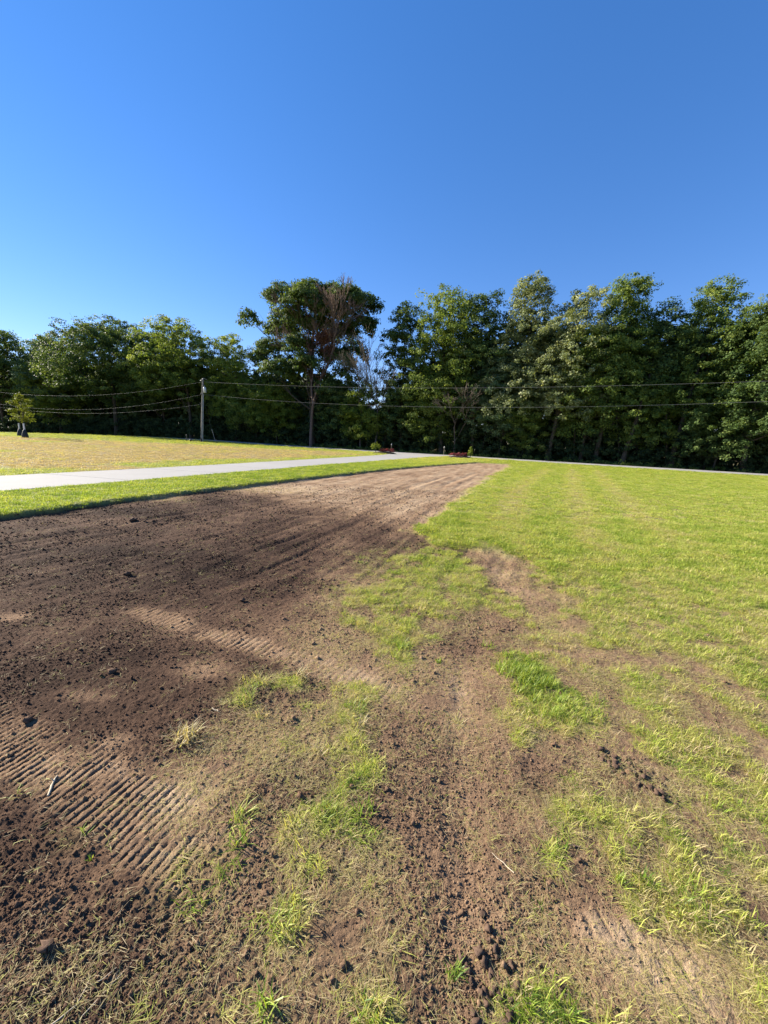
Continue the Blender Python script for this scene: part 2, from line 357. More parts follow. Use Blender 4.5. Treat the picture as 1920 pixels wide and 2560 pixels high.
def fields(x, y):
    """height, tone, thatch, dry of the ground"""
    vedge = x - xv(y) - .07 * fbm(x * 1.7, y * 1.7, 70, 3) * 2
    wv = .05 + .006 * y
    soil_side = sstep(-.02, wv, vedge)
    lm = lawn_mask(x, y)
    soil = soil_side * (1 - lm)
    near = np.exp(-y / 14)
    comp = np.clip(gauss(x, y, T), 0, 1)
    rutx = np.interp(y, [.5, .9, 1.2, 1.6, 2.5, 3.2, 5.0, 6.2], [.22, .27, .37, .45, .6, .92, 1.66, 2.0])
    rut = np.exp(-((x - rutx - .05 * fbm(y * 2, y * 0 + 3, 52, 2)) / .11) ** 2) * (1 - sstep(5, 6.5, y)) * (.55 + .45 * sstep(-.3, .3, fbm(x * 4, y * 1.5, 53, 3)))
    gd = grass_density(x, y)
    loose = np.clip(soil_side * (1 - .8 * comp) * (1 - .55 * rut) * (1 - .5 * lm), 0, 1)
    # broad relief
    h = terrain(x, y) + .02 * soil_side * fbm(x * .5, y * .5, 1, 3) + .025 * fbm(x * .11, y * .11, 2, 2)
    h = h - .085 * soil_side * (1 - sstep(5.5, 2.2, y) * .55) * (1 - .75 * lm) - .012 * rut
    h = h + .02 * (1 - soil_side)
    # dug lip along the sod
    h = h + .02 * soil_side * np.exp(-((vedge - .35) / .2) ** 2) * fbm(x * 3, y * 3, 5)
    # harrow lines along the strip
    ac = x * .94 - y * .35; al = x * .35 + y * .94
    h = h + loose * (.018 * fbm(ac * 3.2, al * .35, 8, 3) + .015 * perlin(ac * 8, al * .7, 9)) * sstep(2.5, 5, y)
    furr = np.zeros(np.shape(x))
    for (fx, fy, fl, fd, fw) in ((-5.0, 5.6, 3.2, .04, .07), (-1.62, 5.9, .9, .022, .05), (-2.0, 5.6, 1.2, .012, .05), (-1.9, 6.5, 1.3, .010, .05), (-1.2, 5.2, 1.2, .010, .05), (-3.4, 8.6, 2.2, .025, .06), (-2.3, 7.2, 2.0, .03, .06), (-4.0, 6.6, 2.5, .025, .06), (1.5, 16, 5, .03, .12), (4, 20, 6, .03, .14)):
        q = (x - fx) * .94 - (y - fy) * .36; p = (x - fx) * .36 + (y - fy) * .94
        furr += -fd * np.exp(-((q + .05 * perlin(p * 1.2, p * 0, 3)) / fw) ** 2) * sstep(fl, fl * .6, np.abs(p)) + .5 * fd * np.exp(-((q - 2.2 * fw) / fw) ** 2) * sstep(fl, fl * .6, np.abs(p))
    h = h + furr * soil_side
    hb = h + .004 * fbm(x * 5, y * 5, 43, 2)
    # clods and crumbs
    w1, r1 = worley(x * 13, y * 13, 3); w2, r2 = worley(x * 34, y * 34, 4)
    patch = sstep(-.25, .35, fbm(x * 1.3, y * 1.3, 12, 3))
    c = .012 * np.maximum(0, .62 - w1) * (r1 ** 2) * 1.6 * patch + .005 * np.maximum(0, .6 - w2) * (.3 + r2)
    c = c + .009 * fbm(x * 7, y * 7, 14, 4) + .006 * np.abs(perlin(x * 24, y * 24, 15)) + .0045 * perlin(x * 65, y * 65, 16)
    h = h + c * (1 - .35 * sstep(-.6, 0, x) * sstep(4, 2.5, y)) * (.25 + .75 * loose) * (.15 + .85 * soil_side) * (1 - .6 * lm * sstep(3, 7, y))
    # broken ground: clod heap and hollows right of the rut, pits at the bottom
    heap = np.exp(-((((x - 1.30) * .75 + (y - 1.65) * .66) / .20) ** 2 + (((x - 1.30) * .66 - (y - 1.65) * .75) / .09) ** 2))
    pit = np.exp(-(((x - .40) / .07) ** 2 + ((y - .90) / .10) ** 2))
    w3, r3 = worley(x * 24, y * 24, 31)
    h = h + heap * (.018 * (r3 - .45) + .02 * np.maximum(0, .6 - w3)) + pit * (.02 * np.maximum(0, .55 - w3) + .014 * (r3 - .6))
    # prints of the tracked machine
    tr_t = np.zeros(np.shape(x))
    for a, b, w, sp, dp, keep in TRACKS:
        s, d, ins = track(x, y, a, b, w)
        ins = ins * sstep(-.75 + .5 * (1 - keep), -.2 + .6 * (1 - keep), fbm(x * 2.4, y * 2.4, 40, 3))
        s2 = s + .004 * perlin(x * 6, y * 6, 41) + .05 * d
        lug = sstep(-1.05, -.62, np.sin(s2 / sp * 6.28318) + .38 * fbm(x * 14, y * 14, 47, 3))
        h = h * (1 - ins * .8) + ins * .8 * (hb - .004 + .005 * fbm(x * 9, y * 9, 44) + .004 * fbm(x * 45, y * 45, 45, 2))
        h = h + ins * dp * (lug - .8) * (.55 + .9 * sstep(-.4, .5, fbm(x * 3.5, y * 3.5, 48, 3)))
        tr_t = np.maximum(tr_t, ins * (.25 + .3 * lug))
    # fine drag lines in the rut
    h = h + rut * .0022 * perlin((x - rutx) * 60, y * 2.0, 50)
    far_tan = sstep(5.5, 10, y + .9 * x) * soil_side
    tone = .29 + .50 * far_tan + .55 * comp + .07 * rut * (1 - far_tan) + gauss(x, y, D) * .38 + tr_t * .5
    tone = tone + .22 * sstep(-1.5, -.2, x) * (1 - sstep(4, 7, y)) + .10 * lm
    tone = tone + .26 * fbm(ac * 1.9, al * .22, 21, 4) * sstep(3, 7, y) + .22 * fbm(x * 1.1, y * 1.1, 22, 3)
    thatch = np.clip(lm * sstep(2.5, 8, y) * .9 + gd * .35 + (1 - soil_side), 0, 1)
    dry = np.where(x < xf(y), 1.0, 0.25 * stripes(x, y) + .15)
    field = x < xf(y)
    dp_ = sstep(-.15, .25, fbm(x * .16, y * .3, 23, 3) + .35 - 1.3 * sstep(46, 62, y) - .75 * sstep(4.5, .0, xf(y) - x))
    dry = np.where(field, dp_, dry)
    drive = (x > xf(y) + .06) & (x < xn(y) - .06)
    h = np.where(drive, h - .12, h)
    return h, np.clip(tone, 0, 1), thatch, dry

# far sheet to the horizon
gx = np.unique(np.concatenate([np.arange(-130, 130, 2.5), np.linspace(-900, -130, 25), np.linspace(130, 900, 25)]))
gy = np.unique(np.concatenate([np.arange(-20, 130, 2.5), np.linspace(-700, -20, 20), np.linspace(130, 1500, 30)]))
X, Y = np.meshgrid(gx, gy)
ins = (1 - sstep(2.3, 2.8, np.abs(X) / (np.abs(Y) + .5))) * (Y > -1) * (Y < 53) + ((np.abs(X) < 6) & (np.abs(Y) < 4))
Z = terrain(X, Y) - .03 - .17 * np.clip(ins, 0, 1)
Z = Z - .05 * ((Y > roady(X) + 1) & (Y < roady(X) + 7))
V = np.stack([X, Y, Z], -1).reshape(-1, 3); nx = len(gx); ny = len(gy)
ii = (np.arange(ny - 1)[:, None] * nx + np.arange(nx - 1)[None, :])
Fq = np.stack([ii, ii + 1, ii + nx + 1, ii + nx], -1).reshape(-1, 4)
me = make_mesh('ground', V, Fq, M_SOIL, True)
xx, yy = V[:, 0], V[:, 1]
attr(me, 'tone', np.full(len(V), .2)); attr(me, 'thatch', np.where(yy > roady(xx) + 6, .25, 1.0)); attr(me, 'dry', np.where(xx < xf(yy), .2, .1))
kind(obj('ground', me), 'structure')

# near land, one continuous surface cut into its four kinds of ground
yr = np.concatenate([.40 * np.exp(np.linspace(0, math.log(5 / .40), 560, endpoint=False)), 5 * np.exp(np.linspace(0, math.log(57 / 5), 220))])
so = 1.04 + 1.96 * np.linspace(0, 1, 46)[1:] ** 1.6
sc = np.concatenate([-so[::-1], np.linspace(-1.04, 1.04, 630), so])
NR, NC = len(yr), len(sc)
X = sc[None, :] * (yr[:, None] + .5); Y = np.repeat(yr[:, None], NC, 1)
ymax = roady(X) - .35
Y = np.minimum(Y, ymax)                                    # stop at the road edge
H, TONE, THATCH, DRY = fields(X, Y)
ii = (np.arange(NR - 1)[:, None] * NC + np.arange(NC - 1)[None, :])
Fq = np.stack([ii, ii + 1, ii + NC + 1, ii + NC], -1).reshape(-1, 4)
Vall = np.stack([X, Y, H], -1).reshape(-1, 3)
fc = Vall[Fq].mean(1)
e1 = Vall[Fq[:, 3]] - Vall[Fq[:, 0]]
okf = np.abs(e1[:, 1]) > 1e-4
reg = region(fc[:, 0], fc[:, 1])
for k, nm in enumerate(['dry_field', 'grass_verge', 'bare_soil', 'lawn']):
    f = Fq[(reg == k) & okf]
    u, inv = np.unique(f, return_inverse=True)
    me = make_mesh(nm, Vall[u], inv.reshape(-1, 4), M_SOIL, True)
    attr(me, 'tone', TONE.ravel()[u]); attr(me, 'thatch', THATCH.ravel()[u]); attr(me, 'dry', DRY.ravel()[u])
    kind(obj(nm, me), 'structure')

def gsample(A, x, y):
    x = np.asarray(x, float); y = np.clip(np.asarray(y, float), .401, 56.9)
    fr = np.clip(np.interp(y, yr, np.arange(NR)), 0, NR - 1.001); fcn = np.clip(np.interp(x / (y + .5), sc, np.arange(NC)), 0, NC - 1.001)
    i = fr.astype(int); j = fcn.astype(int); a = fr - i; b = fcn - j
    return (A[i, j] * (1 - a) + A[i + 1, j] * a) * (1 - b) + (A[i, j + 1] * (1 - a) + A[i + 1, j + 1] * a) * b
def hz(x, y):
    x = np.asarray(x, float); y = np.asarray(y, float)
    return np.where((y < 56) & (np.abs(x) < 2.95 * (y + .5)), gsample(H, x, y), terrain(x, y) + .01)
GD = grass_density(X, Y); RG = region(X, Y).astype(float); LM = lawn_mask(X, Y)

# ------------------------------------------------------------------ drive and road
def mat_concrete():
    m, nt, out = new_mat('concrete')
    pos = geo_pos(nt)
    a = noise(nt, 1.1, 6, .7, pos); b = noise(nt, 30, 5, .7, pos)
    rnd = N(nt, 'ShaderNodeObjectInfo').outputs['Random']
    t = mathn(nt, 'ADD', mathn(nt, 'MULTIPLY', a, .6), mathn(nt, 'ADD', mathn(nt, 'MULTIPLY', b, .3), mathn(nt, 'MULTIPLY', rnd, .12)))
    c = ramp(nt, t, [(.2, (0.2590, 0.2479, 0.2294)), (.8, (0.3404, 0.3293, 0.3071))])
    bsdf(nt, out, c, .85, .25, b, .004, .5)
    return m
M_CONC = mat_concrete()
M_JOINT = mat_plain('joint_base', (.20, .19, .175), .95, .1)
M_ROAD = mat_plain('road_surface', (.27, .26, .245), .9, .2, .15, 3)
yj = [1.5]
while yj[-1] < 50: yj.append(yj[-1] + 3.55)
yj[-1] = 54.6
v = []; 
ysb = np.linspace(1.5, 54.6, 60)
vb = np.array([[xf(y) + .03, y + (0 if i else .0), -.03] for i, y in enumerate(ysb)] + [[xn(y) - .03, y, -.03] for y in ysb])
nb = len(ysb); q = np.arange(nb - 1)
drv = obj('driveway', make_mesh('driveway', vb, np.stack([q, q + nb, q + nb + 1, q + 1], -1), M_JOINT)); kind(drv, 'structure')
for a, b in zip(yj[:-1], yj[1:]):
    sk = -.37                                             # joints square to the drive
    ys = np.linspace(a, b, 6); top = []; 
    L = []; Rr = []
    for j, y in enumerate(ys):
        g = .013 * (1 if j == 0 else -1 if j == 5 else 0)
        wl = (xn(y) - xf(y)) / 2
        yl = y + g - sk * wl * .5; yr_ = y + g + sk * wl * .5
        if b > 54: w = j / 5; yl = yl * (1 - w) + (roady(xf(54.6)) - .02) * w; yr_ = yr_ * (1 - w) + (roady(xn(54.6)) - .02) * w
        L.append((xf(yl) , yl)); Rr.append((xn(yr_), yr_))
    P = np.array(L + Rr); n = len(L); tz = .032
    tops = np.column_stack([P, np.full(2 * n, tz)]); bot = np.column_stack([P, np.full(2 * n, -.1)])
    q = np.arange(n - 1)
    f = [np.stack([q, q + n, q + n + 1, q + 1], -1), np.stack([q + 2 * n, q, q + 1, q + 1 + 2 * n], -1), np.stack([q + n, q + 3 * n, q + 3 * n + 1, q + n + 1], -1),
         np.array([[0, 2 * n, 3 * n, n]]), np.array([[n - 1, 2 * n - 1, 4 * n - 1, 3 * n - 1]])]
    obj('concrete_slab', make_mesh('concrete_slab', np.vstack([tops, bot]), np.concatenate(f), M_CONC), drv)
rx = np.linspace(-158, 138, 140); ry = roady(rx)
nrm = np.stack([-np.gradient(ry, rx), np.ones_like(rx)], -1); nrm /= np.linalg.norm(nrm, axis=1)[:, None]
rows = []
for d, dz in ((-.45, -.06), (-.1, .06), (2.6, .10), (5.2, .06), (5.6, -.1)):
    px = rx + nrm[:, 0] * d; py = ry + nrm[:, 1] * d
    rows.append(np.column_stack([px, py, terrain(px, py) + dz]))
rv = np.vstack(rows); n = len(rx); q = np.arange(n - 1)
f = np.concatenate([np.stack([q + k * n, q + 1 + k * n, q + 1 + (k + 1) * n, q + (k + 1) * n], -1) for k in range(4)])
kind(obj('road', make_mesh('road', rv, f, M_ROAD, True)), 'structure')

# ------------------------------------------------------------------ scattering (ground cover nobody could count)
def scatter(name, label, pts, rot, scl, tint, variants, seed=0):
    me = bpy.data.meshes.new(name); n = len(pts)
    me.vertices.add(n); me.vertices.foreach_set('co', np.asarray(pts, np.float32).ravel())
    attr(me, 'rot', rot, typ='FLOAT_VECTOR'); attr(me, 'scl', scl, typ='FLOAT_VECTOR'); attr(me, 'tint', tint)
    attr(me, 'pick', np.random.default_rng(seed).integers(0, len(variants), n), typ='INT')
    o = obj(name, me); kind(o, 'stuff', label)
    ng = bpy.data.node_groups.new(name + '_spread', 'GeometryNodeTree')
    ng.interface.new_socket('Geometry', in_out='INPUT', socket_type='NodeSocketGeometry')
    ng.interface.new_socket('Geometry', in_out='OUTPUT', socket_type='NodeSocketGeometry')
    gi = ng.nodes.new('NodeGroupInput'); go = ng.nodes.new('NodeGroupOutput')
    iop = ng.nodes.new('GeometryNodeInstanceOnPoints'); g2i = ng.nodes.new('GeometryNodeGeometryToInstance')
    for vme in variants:
        vo = bpy.data.objects.new(vme.name, vme)
        oi = ng.nodes.new('GeometryNodeObjectInfo'); oi.inputs['Object'].default_value = vo
        ng.links.new(oi.outputs['Geometry'], g2i.inputs[0])
    ng.links.new(gi.outputs[0], iop.inputs['Points']); ng.links.new(g2i.outputs[0], iop.inputs['Instance'])
    iop.inputs['Pick Instance'].default_value = True
    for sock, nm, dt in (('Instance Index', 'pick', 'INT'), ('Rotation', 'rot', 'FLOAT_VECTOR'), ('Scale', 'scl', 'FLOAT_VECTOR')):
        na = ng.nodes.new('GeometryNodeInputNamedAttribute'); na.data_type = dt; na.inputs['Name'].default_value = nm
        outp = [s for s in na.outputs if s.name == 'Attribute' and s.enabled][0]
        ng.links.new(outp, iop.inputs[sock])
    ng.links.new(iop.outputs[0], go.inputs[0])
    md = o.modifiers.new('spread', 'NODES'); md.node_group = ng
    return o

def blades(rng, nb, rad, l0, l1, wid, flat, curl=.5, mat=None, name='blade'):
    """a tuft: each blade a folded, bent ribbon"""
    a = rng.uniform(0, 6.283, nb); rr = rad * np.sqrt(rng.uniform(0, 1, nb))
    bx = rr * np.cos(a); by = rr * np.sin(a)
    th = rng.uniform(0, 6.283, nb); L = rng.uniform(l0, l1, nb)
    el = np.clip(rng.normal(1 - flat, .22, nb), .04, 1) * 1.5          # elevation of the blade, rad
    bend = rng.uniform(.2, 1, nb) * curl
    d = np.stack([np.cos(th), np.sin(th)], -1); side = np.stack([-np.sin(th), np.cos(th)], -1)
    W = wid * rng.uniform(.6, 1.3, nb)
    V = np.zeros((nb, 5, 3)); 
    p = np.stack([bx, by, np.full(nb, -.004)], -1)
    V[:, 0, :2] = p[:, :2] - side * W[:, None] / 2; V[:, 1, :2] = p[:, :2] + side * W[:, None] / 2; V[:, 0:2, 2] = -.004
    m = p.copy(); m[:, :2] += d * (L * .55 * np.cos(el))[:, None]; m[:, 2] += L * .55 * np.sin(el)
    V[:, 2, :] = m; V[:, 3, :] = m
    V[:, 2, :2] -= side * W[:, None] * .42; V[:, 3, :2] += side * W[:, None] * .42
    el2 = el - bend
    t = m.copy(); t[:, :2] += d * (L * .45 * np.cos(el2))[:, None]; t[:, 2] += L * .45 * np.sin(el2)
    t[:, 2] = np.maximum(t[:, 2], .002)
    V[:, 4, :] = t
    o = np.arange(nb)[:, None] * 5
    f4 = o + np.array([[0, 1, 3, 2]]); f3 = o + np.array([[2, 3, 4]])
    me = make_mesh(name, V.reshape(-1, 3), [f4, f3], mat or M_GRASS)
    attr(me, 'bv', np.repeat(rng.uniform(0, 1, nb), 5))
    return me

rb = np.random.default_rng(5)
TUFT_LAWN = [blades(rb, 26, 1.0, .75, 1.5, .075, .55, .7, name='lawn_tuft') for _ in range(6)]       # unit radius, scaled
TUFT_MAT = [blades(rb, 32, 1.0, .7, 1.9, .048, .86, .5, name='flattened_tuft') for _ in range(6)]
TUFT_UP = [blades(rb, 18, .35, .8, 1.6, .07, .34, .7, name='upright_tuft') for _ in range(5)]
TUFT_FAR = [blades(rb, 46, 1.0, .35, .6, .055, .45, .6, name='turf_patch') for _ in range(5)]
STRAW = [blades(rb, 4, .6, .5, 1.8, .048, .97, .15, name='straw') for _ in range(7)]

def icoclod(rng, name):
    import bmesh
    bm = bmesh.new(); bmesh.ops.create_icosphere(bm, subdivisions=2, radius=1)
    co = np.array([v.co[:] for v in bm.verts]); fa = np.array([[v.index for v in f.verts] for f in bm.faces]); bm.free()
    off = rng.uniform(0, 50)
    r = 1 + .8 * perlin(co[:, 0] * 1.3 + off, co[:, 1] * 1.3 + co[:, 2] * 1.1, 3) + .55 * perlin(co[:, 0] * 3 + off, co[:, 2] * 3 - co[:, 1] * 2.2, 4)
    co = co * r[:, None] * rng.uniform(.7, 1.25, 3)[None, :] * np.array([1, 1, .8])
    return make_mesh(name, co, fa, M_CLOD, True)
CLODS = [icoclod(rb, 'crumb') for _ in range(8)]

def cand(n, y0, y1, seed, smax=1.22):
    r = np.random.default_rng(seed)
    y = y0 * np.exp(r.uniform(0, math.log(y1 / y0), n)); x = r.uniform(-smax, smax, n) * (y + .35)
    return x, y, r

def areal(n, y0, y1, y, smax=1.22):                       # points per m2 of the candidate set
    return n / (math.log(y1 / y0) * 2 * smax * y * (y + .35))

def rnd_rot(r, n, tilt=.15):
    return np.stack([r.normal(0, tilt, n), r.normal(0, tilt, n), r.uniform(0, 6.283, n)], -1)

# soil crumbs
n = 420000; x, y, r = cand(n, .6, 14, 101, 1.2)
fh = hz(x, y); ft = gsample(TONE, x, y)
loose = (gsample(RG, x, y) > 1.5) * (1 - .75 * np.clip(gauss(x, y, T), 0, 1)) * (1 - .85 * gsample(LM, x, y))
rutx = np.interp(y, [.5, .9, 1.2, 1.6, 2.5, 3.2, 5.0, 6.2], [.22, .27, .37, .45, .6, .92, 1.66, 2.0])
for a, b, w, sp, dp, kp in TRACKS: loose = loose * (1 - .6 * track(x, y, a, b, w)[2])
pt = sstep(-.35, .4, fbm(x * 1.6, y * 1.6, 12, 3))
keep = r.uniform(0, 1, n) < loose * (.12 + .5 * pt)
x, y, fh, ft = x[keep], y[keep], fh[keep], ft[keep]; n = len(x)
size = (.0012 + .00060 * y) * np.exp(r.normal(0, .45, n)); size = np.where(r.uniform(0, 1, n) < .008, size * 2.2, size)
size = np.minimum(size, .012 + .001 * y)
scatter('soil_crumbs', 'loose crumbs of dark brown earth strewn over the bare soil', np.stack([x, y, fh + size * .25], -1), r.uniform(0, 6.28, (n, 3)),
        np.repeat(size[:, None], 3, 1), np.clip(ft + r.normal(0, .08, n), 0, 1), CLODS, 1)

# lawn and mat grass on the camera's right, tufts in the soil
def grass_layer(name, label, n, y0, y1, seed, dens_fn, rfun, height_fn, tint_fn, variants, K, smax=1.22, lift=0):
    x, y, r = cand(n, y0, y1, seed, smax)
    want = K / rfun(y) ** 2 * dens_fn(x, y)
    p = want / areal(n, y0, y1, y, smax)
    k = r.uniform(0, 1, n) < p
    x, y = x[k], y[k]; n = len(x)
    fh = hz(x, y); sr = rfun(y) * r.uniform(.75, 1.3, n); sh = height_fn(x, y, r)
    scatter(name, label, np.stack([x, y, fh + lift], -1), rnd_rot(r, n, .12), np.stack([sr, sr, sh], -1), np.clip(tint_fn(x, y, r), 0, 1), variants, seed)
    return n

def d_near(x, y):
    g = gsample(GD, x, y) * (gsample(RG, x, y) > 1.5)
    return sstep(.14, .95, g)
def tint_lawn(x, y, r):
    far = sstep(2, 7, y)
    n = fbm(x * 2.3, y * 2.3, 81, 3)
    lush = gauss(x, y, [(1.09, 2.34, .24, .38, 1), (.76, 1.86, .08, .08, .7), (1.13, 1.1, .2, .08, .4), (.46, .82, .15, .04, .7), (-.2, 1.39, .1, .07, .6), (-.03, 1.47, .08, .16, .5), (.2, 2.8, .12, .2, .5), (2.94, 3.1, .46, .66, .3)])
    return .66 - .23 * far + .30 * n + (.19 - .10 * far) * r.normal(0, 1, len(x)) - .32 * lush + .20 * stripes(x, y)
c1 = grass_layer('trampled_grass', 'trampled green and straw coloured grass mat right of the rut', 420000, .6, 9, 201, d_near,
    lambda y: .030 + .004 * y, lambda x, y, r: (.030 + .004 * y) * r.uniform(.5, 1.1, len(x)), tint_lawn, TUFT_MAT, 1.25, 1.75)
c2 = grass_layer('standing_grass', 'short green blades standing among the trampled grass', 190000, .6, 9, 202, lambda x, y: sstep(.30, .9, gsample(GD, x, y)) * (gsample(RG, x, y) > 1.5),
    lambda y: .030 + .004 * y, lambda x, y, r: .042 * r.uniform(.6, 1.3, len(x)), lambda x, y, r: tint_lawn(x, y, r) - .1, TUFT_LAWN, .6, 1.75)
def d_far(x, y):
    return gsample(GD, x, y) * (gsample(RG, x, y) > 2.5) * (y < roady(x) - .4)
c3 = grass_layer('lawn_grass', 'yellow green mown lawn on the right running back to the road', 520000, 5.0, 56, 203, d_far,
    lambda y: .075 + .0065 * y, lambda x, y, r: .085 * r.uniform(.7, 1.25, len(x)) * (1 - .3 * stripes(x, y)), lambda x, y, r: tint_lawn(x, y, r) - .02 + .0 * y, TUFT_FAR, 1.5, 1.5)
def d_verge(x, y):
    return ((x < xv(y) + .02) & (x > xn(y) + .03) & (y < roady(x) - .5)) * 1.0
c4 = grass_layer('verge_grass', 'lush green strip of turf between the concrete drive and the bare soil', 160000, 4.5, 56, 204, d_verge,
    lambda y: .06 + .0055 * y, lambda x, y, r: .10 * r.uniform(.7, 1.3, len(x)), lambda x, y, r: .30 + .22 * fbm(x * 1.2, y * 1.2, 84, 3) + .07 * r.normal(0, 1, len(x)) + .2 * sstep(22, 40, y), TUFT_FAR, 1.3, 1.3)
def d_field(x, y):
    return ((x < xf(y) - .03) & (y < roady(x) - .5) & (x > -95)) * 1.0
def t_field(x, y, r):
    return .46 + .44 * gsample(DRY, x, y) + .10 * fbm(x * .8, y * .8, 86, 3) + .07 * r.normal(0, 1, len(x))
c5 = grass_layer('field_grass', 'sun dried tan and yellow grass field beyond the drive', 220000, 9, 88, 205, d_field,
    lambda y: .10 + .0065 * y, lambda x, y, r: .085 * r.uniform(.7, 1.3, len(x)), t_field, TUFT_FAR, .95, 1.3)
def d_straw(x, y):
    s = np.clip(gauss(x, y, S), 0, 1) + .05 + .30 * sstep(-1.0, -.4, x) * sstep(6.5, 4, y) + .6 * gsample(GD, x, y) + .3 * gsample(LM, x, y)
    return s * (gsample(RG, x, y) > 1.5) * sstep(-.5, .5, fbm(x * 3, y * 3, 91, 3))
c6 = grass_layer('straw_litter', 'dry straw and clippings lying on the soil', 520000, .6, 16, 206, d_straw,
    lambda y: .020 + .0045 * y, lambda x, y, r: .03 * r.uniform(.6, 1.6, len(x)), lambda x, y, r: .82 + .11 * r.normal(0, 1, len(x)), STRAW, 5.0, 1.22, .003)
print('grass counts', c1, c2, c3, c4, c5, c6)

# weedy green seam between road and ground on both sides
# ------------------------------------------------------------------ trees
def leaf_mesh(name, centers, normals, size, tint, mat, rng):
    n = len(centers)
    nn = normals / (np.linalg.norm(normals, axis=1)[:, None] + 1e-9)
    t = np.cross(nn, rng.normal(0, 1, (n, 3))); t /= np.linalg.norm(t, axis=1)[:, None] + 1e-9
    b = np.cross(nn, t)
    s = size[:, None]
    w = rng.uniform(.6, .95, n)[:, None]
    V = np.stack([centers - t * s * .55, centers + b * s * w * .62 + t * s * .3, centers - b * s * w * .5 + t * s * .45], 1)
    f = np.arange(n)[:, None] * 3 + np.array([[0, 1, 2]])
    me = make_mesh(name, V.reshape(-1, 3), f, mat)
    attr(me, 'tint', np.repeat(tint, 3))
    return me

def crown_points(rng, lobes, n_leaf, clump_r, leaf, per=55, ctr=None, shell=.55):
    """lobes (k,6) centre + radii -> leaf centres, normals, size, tint"""
    lobes = np.asarray(lobes, float)
    area = (lobes[:, 3] * lobes[:, 5]) + .3; ncl = max(8, n_leaf // per)
    pick = rng.choice(len(lobes), ncl, p=area / area.sum())
    d = rng.normal(0, 1, (ncl, 3)); d /= np.linalg.norm(d, axis=1)[:, None]
    d[:, 2] = np.where(d[:, 2] < -.35, -d[:, 2] * .6, d[:, 2])
    rad = shell + (1.02 - shell) * rng.uniform(0, 1, ncl) ** .6
    cc = lobes[pick, :3] + d * lobes[pick, 3:6] * rad[:, None]
    ct = rng.normal(0, .16, ncl)
    cr = clump_r * rng.uniform(.6, 1.35, ncl)
    n = ncl * per; k = np.repeat(np.arange(ncl), per)
    off = rng.normal(0, 1, (n, 3)); off /= np.linalg.norm(off, axis=1)[:, None]; off *= (rng.uniform(0, 1, n) ** .5)[:, None]
    off[:, 2] *= .62
    c = cc[k] + off * cr[k][:, None]
    nrm = d[k] * .55 + off * .6 + np.array([0, 0, .45]) + rng.normal(0, .55, (n, 3))
    tint = np.clip(.5 + ct[k] + rng.normal(0, .14, n) + .10 * off[:, 2], 0, 1)
    return c, nrm, leaf * rng.uniform(.65, 1.35, n), tint

def gen_lobes(rng, style, cb, h, r, nl=13):
    L = []
    ga = 2.39996; a0 = rng.uniform(0, 6.28)
    for i in range(nl):
        t = (i + .5) / nl
        if style == 'broad': prof = math.sqrt(max(.05, 1 - ((t - .42) / .68) ** 2)); lr = r * rng.uniform(.40, .54)
        elif style == 'tall': prof = .30 + .78 * math.sin(math.pi * (.15 + .66 * t)) * (1 - .22 * t); lr = r * rng.uniform(.50, .66) * (1.1 - .40 * t)
        else: prof = .95 * (1 - t) ** .6 + .14; lr = r * rng.uniform(.48, .62) * (1.08 - .5 * t)
        rad = max(0, r * prof - lr) * rng.uniform(.75, 1.08)
        a = a0 + ga * i
        z = cb + lr * .6 + (h - cb - 1.5 * lr) * t + rng.normal(0, .25)
        L.append((rad * math.cos(a), rad * math.sin(a), z, lr * 1.1, lr * 1.1, lr * rng.uniform(.75, .95)))
    lr = r * .32
    L.append((rng.normal(0, .1) * r, 0, h - lr, lr, lr, lr))
    return L

def trunk_mesh(rng, h, r0, top, lobes, mat, n_limb=9, bow=.5):
    """trunk from the ground to a point near the crown top with limbs to the lobes; local coordinates"""
    mb = MB()
    m = 9; t = np.linspace(0, 1, m)
    bx, by = rng.normal(0, bow), rng.normal(0, bow)
    P = np.stack([top[0] * t ** 1.4 + bx * np.sin(np.pi * t), top[1] * t ** 1.4 + by * np.sin(np.pi * t), -.25 + (top[2] + .25) * t], -1)
    rad = r0 * (1 - .82 * t) ** .9; rad[0] *= 1.45; 
    mb.tube(P, rad, 8)
    ids = rng.permutation(len(lobes))[:n_limb]
    for i in ids:
        c = np.array(lobes[i][:3]); zt = max(.25, min(.86, (c[2] / top[2]) - rng.uniform(.12, .3)))
        s = np.array([np.interp(zt, t, P[:, k]) for k in range(3)]); rs = float(np.interp(zt, t, rad)) * .55
        q = np.linspace(0, 1, 6)[:, None]
        mid = np.array([0, 0, .12 * np.linalg.norm(c - s)])
        pts = s * (1 - q) + c * q - mid * np.sin(np.pi * q) + rng.normal(0, .12, (6, 3)) * (q * (1 - q) * 4)
        mb.tube(pts, rs * (1 - .85 * q[:, 0]), 6)
        for _ in range(3):
            a = pts[3 + rng.integers(0, 2)]; e = c + rng.normal(0, .5, 3) * np.array(lobes[i][3:6])
            mb.tube(np.stack([a, (a + e) / 2 + rng.normal(0, .15, 3), e]), [rs * .35, rs * .2, rs * .06], 5)
    return mb.mesh('trunk', mat)

